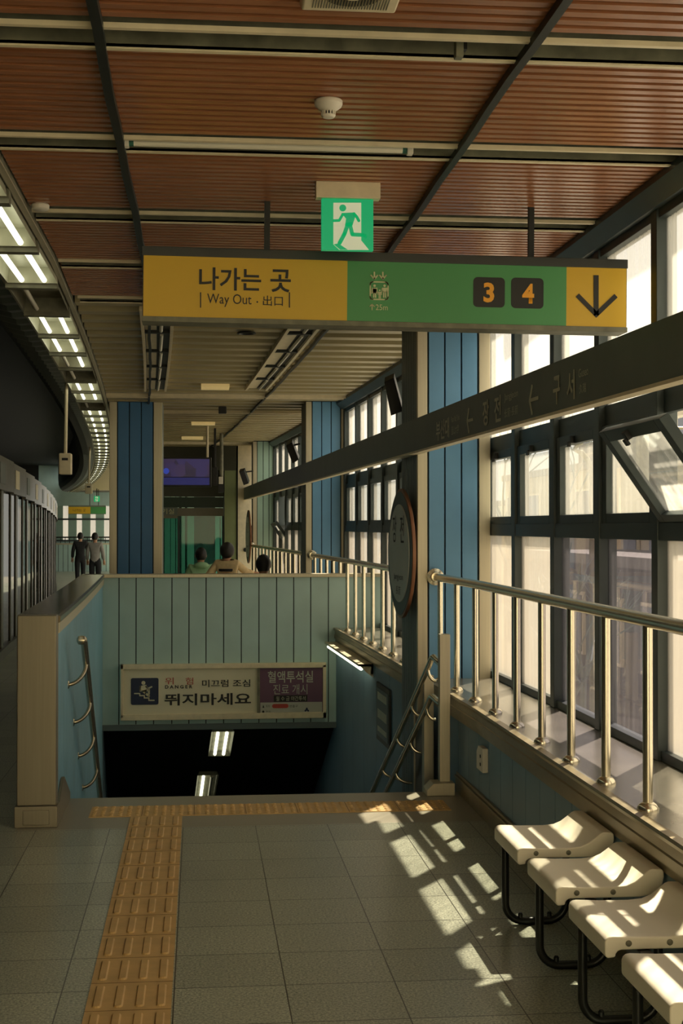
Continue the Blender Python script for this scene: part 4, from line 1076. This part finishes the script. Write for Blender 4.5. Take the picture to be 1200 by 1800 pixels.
m = MB(); m.flat([(-.45, .8), (.45, .8), (.45, -.8), (-.45, -.8)], Fx); m.build('door_shape', M_EXITW, r_)
Fx2 = lambda u, w, d: Vector((xc+u*k, 56.996-d, zc+w*k))
m = MB(); m.disc((0, .5), .14, Fx2)
for q in ([(0, .3), (0, -.1), (-.25, -.65)], [(0, -.1), (.2, -.35), (.5, -.4)], [(-.35, .05), (0, .25), (.35, .0)]): m.stroke(q, .18, Fx2)
m.build('running_figure', M_EXITG, r_)
m = MB(); m.tube([(xc, 57.02, a.z), (xc, 57.02, CEIL+.02)], .02, 6); m.build('hanger_rod', M_DARK, r_)

# ---- waiting room beyond the stair
WY = 27.0
def wx(px, Y=WY): return atY(px, 900, Y).x
def wz(py, Y=WY): return atY(340, py, Y).z
m = MB(); m.box(-1.0, wx(395), WY+.0, WY+.12, wz(873), CEIL+.06); struct(m.build('wall_waiting_room', mat('waiting_room_wall', (70, 70, 56), .5)))
m = MB(); m.box(-1.0, wx(393), WY-.02, WY, wz(892), wz(874)); struct(m.build('trim_waiting_room_band', mat('green_band', (34, 58, 44), .4)))
m = MB(); m.box(wx(312), wx(393), WY-.03, WY+.05, wz(907), wz(893)); m.box(-1.0, wx(312), WY-.03, WY+.05, wz(911), wz(906)); o = struct(m.build('trim_waiting_room_lintel', mat('lintel_grey', (120, 116, 100), .4, .3)))
m = MB(); m.box(-1.0, wx(312), WY-.04, WY+.05, wz(906), wz(892)); rq = m.build('waiting_room_sign', M_SIGNBLK)
tag(rq, 'black door sign with white lettering over the waiting room glass', 'sign')
lettering('대기실', (wx(289.5), WY-.041, wz(899)), U, V, wx(306)-wx(273), wz(894.5)-wz(904), M_PALEINK, rq)
rd_ = sthing('door_1', (wx(340), WY, 0))
m = MB(); m.box(-1.0, wx(393), WY, WY+.01, .05, wz(907)); m.build('glass', M_GLASS_TEAL, rd_)
m = MB()
for px in (284, 314, 392): m.box(wx(px)-.02, wx(px)+.02, WY-.02, WY+.03, 0, wz(907))
m.box(-1.0, wx(393), WY-.02, WY+.03, 0, .08); m.build('frame', M_FRAME, rd_)
# inside: back wall, with the glass's teal reflections painted as mint strips
m = MB(); m.box(-1.6, .9, WY+4.0, WY+4.1, -.3, 3.2); struct(m.build('wall_waiting_back', mat('waiting_back', (20, 36, 33), .5)))
m = MB()
for px, w in ((292, 3), (297, 2), (304, 4), (312, 2.5), (322, 3), (333, 4), (339, 2), (383, 5), (389, 3)):
    m.box(wx(px-w, WY+3.9), wx(px+w, WY+3.9), WY+3.9, WY+3.94, .6, 2.3)
m.build('waiting_reflection_strips', M_MINT)['kind'] = 'structure'
m = MB(); m.box(-1.2, wx(394), WY, WY+4, -.35, -.3); 
# right-hand pillars
m = MB(); m.box(wx(394), wx(414.5), WY-.35, WY+.1, -.3, wz(828)); struct(m.build('wall_olive_panel', M_OLIVE))
m = MB(); m.box(wx(414.5), wx(417.5), WY-.36, WY+.1, -.3, CEIL+.02); struct(m.build('trim_pillar_edge', M_DARK))
m = MB(); m.box(wx(417), wx(440), WY-.38, WY+.1, -.3, CEIL+.02); o = struct(m.build('wall_cream_pillar', M_CREAM))
m = MB(); m.lathe([(.03, -.03), (.04, -.015), (.03, 0)], (wx(430), WY-.385, wz(966)), 14, 'Y'); m.build('knob', M_DARK, o)
m = MB(); m.box(wx(440), 2.0+c(WY), WY-.1, WY+.3, -.3, CEIL+.02); struct(m.build('wall_behind_columns', M_PALEPANEL))
m = MB(); m.box(wx(380), wx(418), WY-.36, WY+.1, wz(828), CEIL+.02); struct(m.build('wall_pillar_head', bpy.data.materials['waiting_room_wall']))

# ---- television and small devices near it
TYv = 21.5
a, b = atY(371.5, 804, TYv), atY(371.5, 856, TYv); x0 = a.x-1.02
r_ = thing('television', 'flat television with a dim purple picture hung under the far ceiling', 'television', ((x0+a.x)/2, TYv, b.z))
m = MB(); m.box(x0, a.x, TYv, TYv+.07, b.z, a.z); m.build('casing', M_BLACK, r_, bevel=.006)
sc = bpy.data.materials.new('screen_picture'); sc.use_nodes = True
nt = sc.node_tree; bs = nt.nodes['Principled BSDF']; bs.inputs['Base Color'].default_value = (.01, .01, .02, 1); bs.inputs['Roughness'].default_value = .3
tc = nt.nodes.new('ShaderNodeTexCoord'); nz = nt.nodes.new('ShaderNodeTexVoronoi'); nz.inputs['Scale'].default_value = 7
cr = nt.nodes.new('ShaderNodeValToRGB'); e = cr.color_ramp.elements; e[0].color = (*lin((70, 64, 128)), 1); e[1].color = (*lin((40, 40, 62)), 1)
e2 = cr.color_ramp.elements.new(.5); e2.color = (*lin((86, 66, 110)), 1)
nt.links.new(tc.outputs['Object'], nz.inputs['Vector']); nt.links.new(nz.outputs['Color'], cr.inputs[0]); nt.links.new(cr.outputs[0], bs.inputs['Emission Color']); bs.inputs['Emission Strength'].default_value = .15
m = MB(); m.box(x0+.03, a.x-.03, TYv-.003, TYv+.002, b.z+.15, a.z-.025); m.build('screen', sc, r_)
m = MB(); m.box(x0+.03, a.x-.03, TYv-.003, TYv+.002, b.z+.03, b.z+.14); m.build('caption_bar', mat('caption_blue', (40, 42, 90), .4, emit=(46, 48, 110), estr=.2), r_)
q = atY(292, 828, TYv); m = MB(); m.lathe([(.045, 0), (.045, -.003)], (q.x, TYv-.003, q.z), 20, 'Y'); m.build('picture_disc', mat('disc_blue', (60, 80, 190), .4, emit=(60, 80, 190), estr=.2), r_)
m = MB(); m.tube([(a.x-.06, TYv+.04, a.z-.05), (a.x-.06, TYv+.04, CEIL+.06)], .018, 8); m.build('hanger_pole', M_CREAM, r_)
a, b = atY(373.5, 821, TYv+.3), atY(382, 853, TYv+.3)
m = MB(); m.box(a.x, b.x, TYv+.3, TYv+.4, b.z, a.z); m.box(a.x+.02, b.x-.02, TYv+.32, TYv+.38, a.z, CEIL); tag(m.build('ceiling_speaker', M_BLACK, bevel=.004), 'slim black hanging speaker just right of the television', 'speaker')
a, b = atY(387, 838, 23), atY(392, 866, 23)
r_ = thing('security_camera', 'small black and white hanging camera right of the television', 'camera', (a.x, 23, b.z))
m = MB(); m.box(a.x-.03, b.x+.01, 23, 23.12, b.z, a.z-.12); m.build('lens_tube', M_BLACK, r_, bevel=.006)
m = MB(); m.box(a.x-.025, b.x-.0, 23, 23.1, a.z-.12, a.z); m.build('body', M_WHITEP, r_, bevel=.006)
m = MB(); m.tube([(a.x+.02, 23.05, a.z), (a.x+.02, 23.05, CEIL)], .03, 8); m.build('hanger_pole', M_CHAN, r_)
# tilted black speakers on the columns
def col_speaker(pts, Y, dep, col_x, label):
    """pts: four corners of the front in the photograph, at distance Y"""
    q = [atY(px, py, Y) for px, py in pts]; n = len(q)
    cen = sum(q, Vector())/n
    r_ = thing('column_speaker', label, 'speaker', cen, 'tilted black speakers beside the columns')
    m = MB(); m.add(q+[p+Vector((.02, dep, .05)) for p in q], [tuple(range(n))[::-1], tuple(range(n, 2*n))]+[(i, (i+1) % n, n+(i+1) % n, n+i) for i in range(n)])
    m.build('cabinet', M_BLACK, r_, bevel=.004)
    m = MB(); m.tube([cen+Vector((.02, dep*.6, .10)), Vector((col_x, Y+dep*.7, cen.z+.12))], .012, 8); m.build('bracket', M_BLACK, r_)
col_speaker([(675, 672), (692, 664), (708, 723), (687, 731)], 10.55, .12, 1.44, 'tilted black speaker behind the near blue column, above the beam sign')
col_speaker([(502, 784), (513, 777), (525, 808), (514, 815)], 17.9, .14, 1.27, 'tilted black speaker beside the middle blue column')
col_speaker([(420, 829), (429, 827), (437, 850), (428, 853)], 24.6, .14, .93, 'tilted black speaker before the cream pillar, above the beam end')

# ================================================================== PEOPLE
def skin_mesh(name, verts, edges, radii, mt, parent, root=0, sub=2):
    me = bpy.data.meshes.new(name); me.from_pydata([tuple(v) for v in verts], edges, [])
    o = bpy.data.objects.new(name, me); COL.objects.link(o)
    o.modifiers.new('s', 'SKIN'); sv_ = me.skin_vertices[0].data
    for i, r in enumerate(radii):
        r = r if isinstance(r, tuple) else (r, r)
        sv_[i].radius = r; sv_[i].use_root = (i == root)
    md = o.modifiers.new('u', 'SUBSURF'); md.levels = sub; md.render_levels = sub
    bpy.context.view_layer.update()
    m2 = bpy.data.meshes.new_from_object(o.evaluated_get(bpy.context.evaluated_depsgraph_get())); m2.name = name
    bpy.data.objects.remove(o)
    m2.materials.clear(); m2.materials.append(mt)
    for p in m2.polygons: p.use_smooth = True
    ob = bpy.data.objects.new(name, m2); COL.objects.link(ob); ob.parent = parent
    return ob
def ellip(mb, cen, r, n=16, z0=-1., z1=1.):
    prof = []
    for k in range(n+1):
        s_ = z0+(z1-z0)*k/n; prof.append((math.sqrt(max(0.0004, 1-s_*s_)), s_))
    b = len(mb.v); mb.lathe(prof, (0, 0, 0), 20)
    for i in range(b, len(mb.v)): mb.v[i] = Vector((cen[0]+mb.v[i].x*r[0], cen[1]+mb.v[i].y*r[1], cen[2]+mb.v[i].z*r[2]))
    return mb
def person(name, label, loc, rot, pose, top, bottom, hair='short', arms=None, bag=False, scale=1.0, stripes=False):
    """figure facing +Y in its own frame; seated or standing"""
    r_ = thing(name, label, 'person', (0, 0, 0))
    sit = pose == 'sit'
    hz = .47 if sit else .93                                   # pelvis height
    pel, spn, chs, nck, hd0, hd1 = (0, 0, hz), (0, .0, hz+.20), (0, .01, hz+.38), (0, .0, hz+.53), (0, .015, hz+.60), (0, .02, hz+.68)
    V_ = [pel, spn, chs, nck, hd0, hd1]; E_ = [(0, 1), (1, 2), (2, 3), (3, 4), (4, 5)]
    R_ = [(.11, .08), (.10, .075), (.12, .08), (.05, .05), (.075, .09), (.078, .095)]
    def chain(frm, pts, rad):
        k = frm
        for p, q in zip(pts, rad): V_.append(p); R_.append(q); E_.append((k, len(V_)-1)); k = len(V_)-1
        return k
    legs, armsI = [], []
    A = arms or {}
    for s_ in (-1, 1):
        sh = (s_*.17, 0, hz+.46)
        el, wr, hn = A.get(s_, ((s_*.23, -.02, hz+.20), (s_*.24, .10, hz-.01), (s_*.24, .13, hz-.08)))
        i0 = len(V_); chain(2, [sh, el, wr, hn], [.062, .046, .034, .04]); armsI.append((i0, sh, el, wr, hn))
        # five fingers rooted in the palm
        d = (Vector(hn)-Vector(wr)).normalized(); sd = d.cross(Vector((0, 0, 1))); sd = sd.normalized() if sd.length > .1 else Vector((0, 1, 0))
        for f_ in range(4):
            p = Vector(hn)+sd*(.027*(f_-1.5)*.8); chain(i0+3, [tuple(p+d*.045), tuple(p+d*.085-Vector((0, 0, .008)))], [.010, .008])
        p = Vector(wr)+sd*.03; chain(i0+3, [tuple(p+d*.05+sd*.015)], [.011])
        if sit: pts = [(s_*.10, .10, hz), (s_*.11, .45, hz+.01), (s_*.11, .47, .10), (s_*.11, .58, .05)]
        else:
            st = A.get('step', 0)*s_
            pts = [(s_*.09, 0, hz-.06), (s_*.095, .02+st*.5, .50), (s_*.095, -.02+st, .09), (s_*.10, .12+st, .045)]
        i0 = len(V_); chain(0, pts, [.095, .066, .044, .042]); legs.append((i0, pts))
    skin_mesh('body', V_, E_, R_, M_SKIN, r_)
    g = .018
    tv = [(0, 0, hz-(.04 if sit else .16)), spn, chs, (0, 0, hz+.485)]; te = [(0, 1), (1, 2), (2, 3)]; tr = [(.165, .125), (.155, .12), (.172, .122), (.085, .075)]
    for i0, sh, el, wr, hn in armsI:
        k = len(tv); tv += [sh, el, wr]; te += [(2, k), (k, k+1), (k+1, k+2)]; tr += [.078, .062, .050]
    skin_mesh('jacket', tv, te, tr, top, r_)
    lv = [(0, 0, hz-.01), (0, 0, hz+.12)]; le = [(0, 1)]; lr = [(.165, .125), (.145, .105)]
    for i0, pts in legs:
        k = len(lv); lv += pts[:3]; le += [(0, k), (k, k+1), (k+1, k+2)]; lr += [.112, .082, .062]
    skin_mesh('trousers', lv, le, lr, bottom, r_)
    for i0, pts in legs:
        m = MB(); a_ = Vector(pts[2]); ellip(m, (a_.x, a_.y+.07, .045), (.05, .13, .05)); m.build('shoe', M_BLACK, r_, smooth=True)
    hc = (0, .012, hz+.66)
    m = MB()
    if hair == 'bob': ellip(m, (0, -.012, hz+.67), (.112, .118, .135), 16, -.95, 1); 
    else: ellip(m, (0, -.022, hz+.675), (.096, .108, .125), 16, -.72, 1)
    m.build('hair', M_HAIR, r_, smooth=True)
    m = MB()
    ellip(m, (0, .112, hz+.645), (.014, .022, .026)); m.build('nose', M_SKIN, r_, smooth=True)
    for s_ in (-1, 1):
        m = MB(); ellip(m, (s_*.033, .100, hz+.672), (.012, .008, .007)); m.build('eye', M_BLACK, r_, smooth=True)
        if hair != 'bob':
            m = MB(); ellip(m, (s_*.088, .005, hz+.655), (.012, .022, .032)); m.build('ear', M_SKIN, r_, smooth=True)
    m = MB(); ellip(m, (0, .098, hz+.598), (.024, .008, .006)); m.build('mouth', M_REDC, r_, smooth=True)
    if stripes:
        for k_, (dz, mt_) in enumerate(((.36, M_DARKC), (.29, M_REDC), (.22, M_DARKC), (.12, M_MUSTARD))):
            m = MB(); prof = [(1, -.016), (1.03, 0), (1, .016)]
            b = len(m.v); m.lathe([(1.0, dz-.02), (1.03, dz), (1.0, dz+.02)], (0, 0, hz), 24)
            for i in range(len(m.v)): m.v[i].x *= .158; m.v[i].y *= .130
            m.build('stripe', mt_, r_, smooth=True)
    if hair == 'hood':
        pass
    r_.location = loc; r_.rotation_euler = (0, 0, rot); r_.scale = (scale,)*3
    return r_
PI = math.pi
q = atY(353, 1000, 24.0)
pg = person('person', 'person in a pale green hooded top seated beyond the stair wall, seen from behind', (q.x, 24.0, 0), .1, 'sit', M_GREENC, M_DARKC, 'short', {-1: ((-.24, .02, .70), (-.20, .2, .55), (-.17, .26, .53)), 1: ((.24, .02, .70), (.20, .2, .55), (.17, .26, .53))})
m = MB(); ellip(m, (0, -.085, .965), (.125, .075, .06)); h_ = m.build('hood', M_GREENC, None, smooth=True); h_.parent = pg; h_.location = (0, 0, 0)
q = atY(404, 1000, 22.5)
person('person', 'dark-bobbed person in a cream striped top stretching an arm beyond the stair wall', (q.x-.04, 22.5, .10), -.35, 'sit', M_CREAMC, M_MUSTARD, 'bob',
       {1: ((.26, .12, .80), (.37, .22, .77), (.41, .25, .775)), -1: ((-.30, -.08, .72), (-.46, -.10, .56), (-.52, -.11, .50))}, stripes=True)
q = atY(463, 1000, 18.0)
person('person', 'person with short black hair, only the head showing above the stair wall', (q.x, 18.0, .0), -.1, 'sit', M_DARKC, M_DARKC, 'short')
q = atY(141, 1000, 46.0)
person('person', 'dark-suited person standing on the platform, left of the two silhouettes', (q.x, 46.0, drop(46)), .15, 'stand', M_DARKC, M_DARKC, 'short', {'step': .08})
q = atY(167, 1000, 42.0)
person('person', 'person in a pale shirt and dark trousers standing on the platform near the column', (q.x, 42.0, drop(42)), -.1, 'stand', M_GREYC, M_DARKC, 'short')
for x in (-1,): pass
def bench(xc, Y, rot, label, L=1.0):
    r_ = thing('waiting_bench', label, 'bench', (xc, Y, 0), 'waiting benches beyond the stair wall')
    m = MB(); m.box(xc-L/2, xc+L/2, Y-.24, Y+.14, .25, .285); m.build('seat', M_PLASTIC, r_, bevel=.01)
    for s_ in (-1, 1):
        m = MB(); m.box(xc+s_*L*.42-.02, xc+s_*L*.42+.02, Y-.2, Y+.12, 0, .25); m.build('leg', M_TUBELEG, r_)
bench(atY(353, 1000, 24).x, 24.0, 0, 'low white bench under the person in pale green', .7)
q = atY(404, 1000, 22.5); bench(q.x-.02, 22.5, 0, 'low white bench under the person in the striped top', .7)
q = atY(463, 1000, 18.0); bench(q.x, 18.0, 0, 'low white bench under the black-haired person', .7)

# ================================================================== OUTSIDE THE WINDOWS
m = MB(); m.box(2.14, 160, -40, 220, -6.3, -6); struct(m.build('ground_street', mat('street_ground', (150, 146, 136), .8, 0, .12, .2)))
M_BEIGE = mat('beige_render', (206, 192, 164), .8, 0, .08, .4)
M_GREYB = mat('grey_purple_facade', (74, 70, 80), .7, 0, .12, .5)
M_WINB = mat('house_glass', (58, 60, 70), .2, 0, .2, .8)
M_ROOFB = mat('roof_grey', (140, 136, 130), .8)
def building(name, label, x0, x1, y0, y1, z1, mt, floors, nw, roofbox=None, lower=None, z0=-6):
    r_ = thing(name, label, 'building', ((x0+x1)/2, (y0+y1)/2, z0))
    m = MB(); m.box(x0, x1, y0, y1, z0, z1); m.build('walls', mt, r_)
    m = MB(); m.box(x0-.15, x1+.15, y0-.15, y1+.15, z1, z1+.25); ro_ = m.build('roof', M_ROOFB, r_)
    if roofbox:
        a_, b_, d_ = roofbox; m = MB(); m.box(x0+a_, x0+a_+b_, y0+.3*(y1-y0), y0+.3*(y1-y0)+b_, z1+.25, z1+.25+d_); m.build('rooftop_box', M_GREYB, ro_)
    if lower:
        m = MB(); m.box(x0-.06, x1, y0-.06, y1+.06, z0, lower); m.build('lower_facade', M_GREYB, r_)
    h = (z1-z0)/floors
    for f_ in range(floors):
        for k in range(nw):
            yy = y0+(y1-y0)*(k+.5)/nw; zz = z0+h*(f_+.55); w_ = (y1-y0)/nw*.28
            m = MB(); m.box(x0-.10, x0-.02, yy-w_, yy+w_, zz-h*.22, zz+h*.24); wo = m.build('window', M_CREAM, r_)
            m = MB(); m.box(x0-.12, x0-.10, yy-w_+.08, yy+w_-.08, zz-h*.22+.08, zz+h*.24-.08); m.build('pane', M_WINB, wo)
        xx = (x0+x1)/2
        for k in range(3):
            xx = x0+(x1-x0)*(k+.5)/3; zz = z0+h*(f_+.55); w_ = (x1-x0)/3*.28
            m = MB(); m.box(xx-w_, xx+w_, y0-.10, y0-.02, zz-h*.22, zz+h*.24); wo = m.build('window', M_CREAM, r_)
            m = MB(); m.box(xx-w_+.08, xx+w_-.08, y0-.12, y0-.10, zz-h*.22+.08, zz+h*.24-.08); m.build('pane', M_WINB, wo)
building('house', 'beige flat-roofed building seen through the middle panes', 13.5, 22, 47, 62, 3.6, M_BEIGE, 3, 4, (.9, 1.6, .9), .2)
building('house', 'pale tall building behind the open hopper window', 13.0, 21, 33, 43, 5.2, M_BEIGE, 4, 4, None, .4)
building('house', 'pale building showing through the panes beside the near column', 14.5, 24, 66, 84, 2.6, M_PALEPANEL, 3, 5, None, None)
building('house', 'grey-purple low building behind the lower panes', 9.5, 12.2, 24, 40, .7, M_GREYB, 2, 5, None, None)
Y_ = 25.0; t = atY(1040, 800, Y_); hd = atY(1014, 783, Y_)
r_ = thing('street_lamp', 'curved grey street lamp outside, behind the third middle pane', 'street lamp', (t.x, Y_, -6))
m = MB(); m.tube([(t.x, Y_, -6), (t.x, Y_, t.z-.4)]+[(t.x-.35+.35*math.cos(a_), Y_, t.z-.4+.5*math.sin(a_)) for a_ in (.3, .7, 1.1, 1.5)]+[(hd.x+.05, Y_, hd.z+.05)], [.07]+[.05]*5+[.035], 10); m.build('pole', M_CHAN, r_, smooth=True)
m = MB(); m.box(hd.x-.16, hd.x+.1, Y_-.06, Y_+.06, hd.z-.0, hd.z+.07); m.build('lamp_head', M_CHAN, r_, bevel=.02)
def tree(x, y, h, label, seed):
    random.seed(seed); r_ = thing('bare_tree', label, 'tree', (x, y, -6), 'bare trees outside the windows'); m = MB()
    m.tube([(x, y, -6), (x+.1, y, -6+h*.35), (x+.05, y+.1, -6+h*.5)], [.14, .11, .09], 8); m.build('trunk', M_STRIP, r_, smooth=True)
    m = MB()
    def br(p, d, L, r, n):
        q = p+d*L; m.tube([p, (p+q)/2+Vector((random.uniform(-.06, .06), random.uniform(-.06, .06), 0)), q], [r, r*.8, r*.6], 5)
        if n:
            for _ in range(3):
                e_ = (d+Vector((random.uniform(-.8, .8), random.uniform(-.8, .8), random.uniform(-.1, .7)))).normalized(); br(q, e_, L*random.uniform(.6, .8), r*.6, n-1)
    for _ in range(4): br(Vector((x+.05, y+.1, -6+h*.48)), Vector((random.uniform(-.6, .6), random.uniform(-.6, .6), 1)).normalized(), h*.19, .05, 3)
    m.build('branches', M_STRIP, r_)
q = atY(935, 800, 30); tree(q.x, 30, 11.5, 'bare tree outside behind the second upper pane', 3)
q = atY(1010, 900, 22); tree(q.x, 22, 7.6, 'bare tree outside low behind the third middle pane', 5)
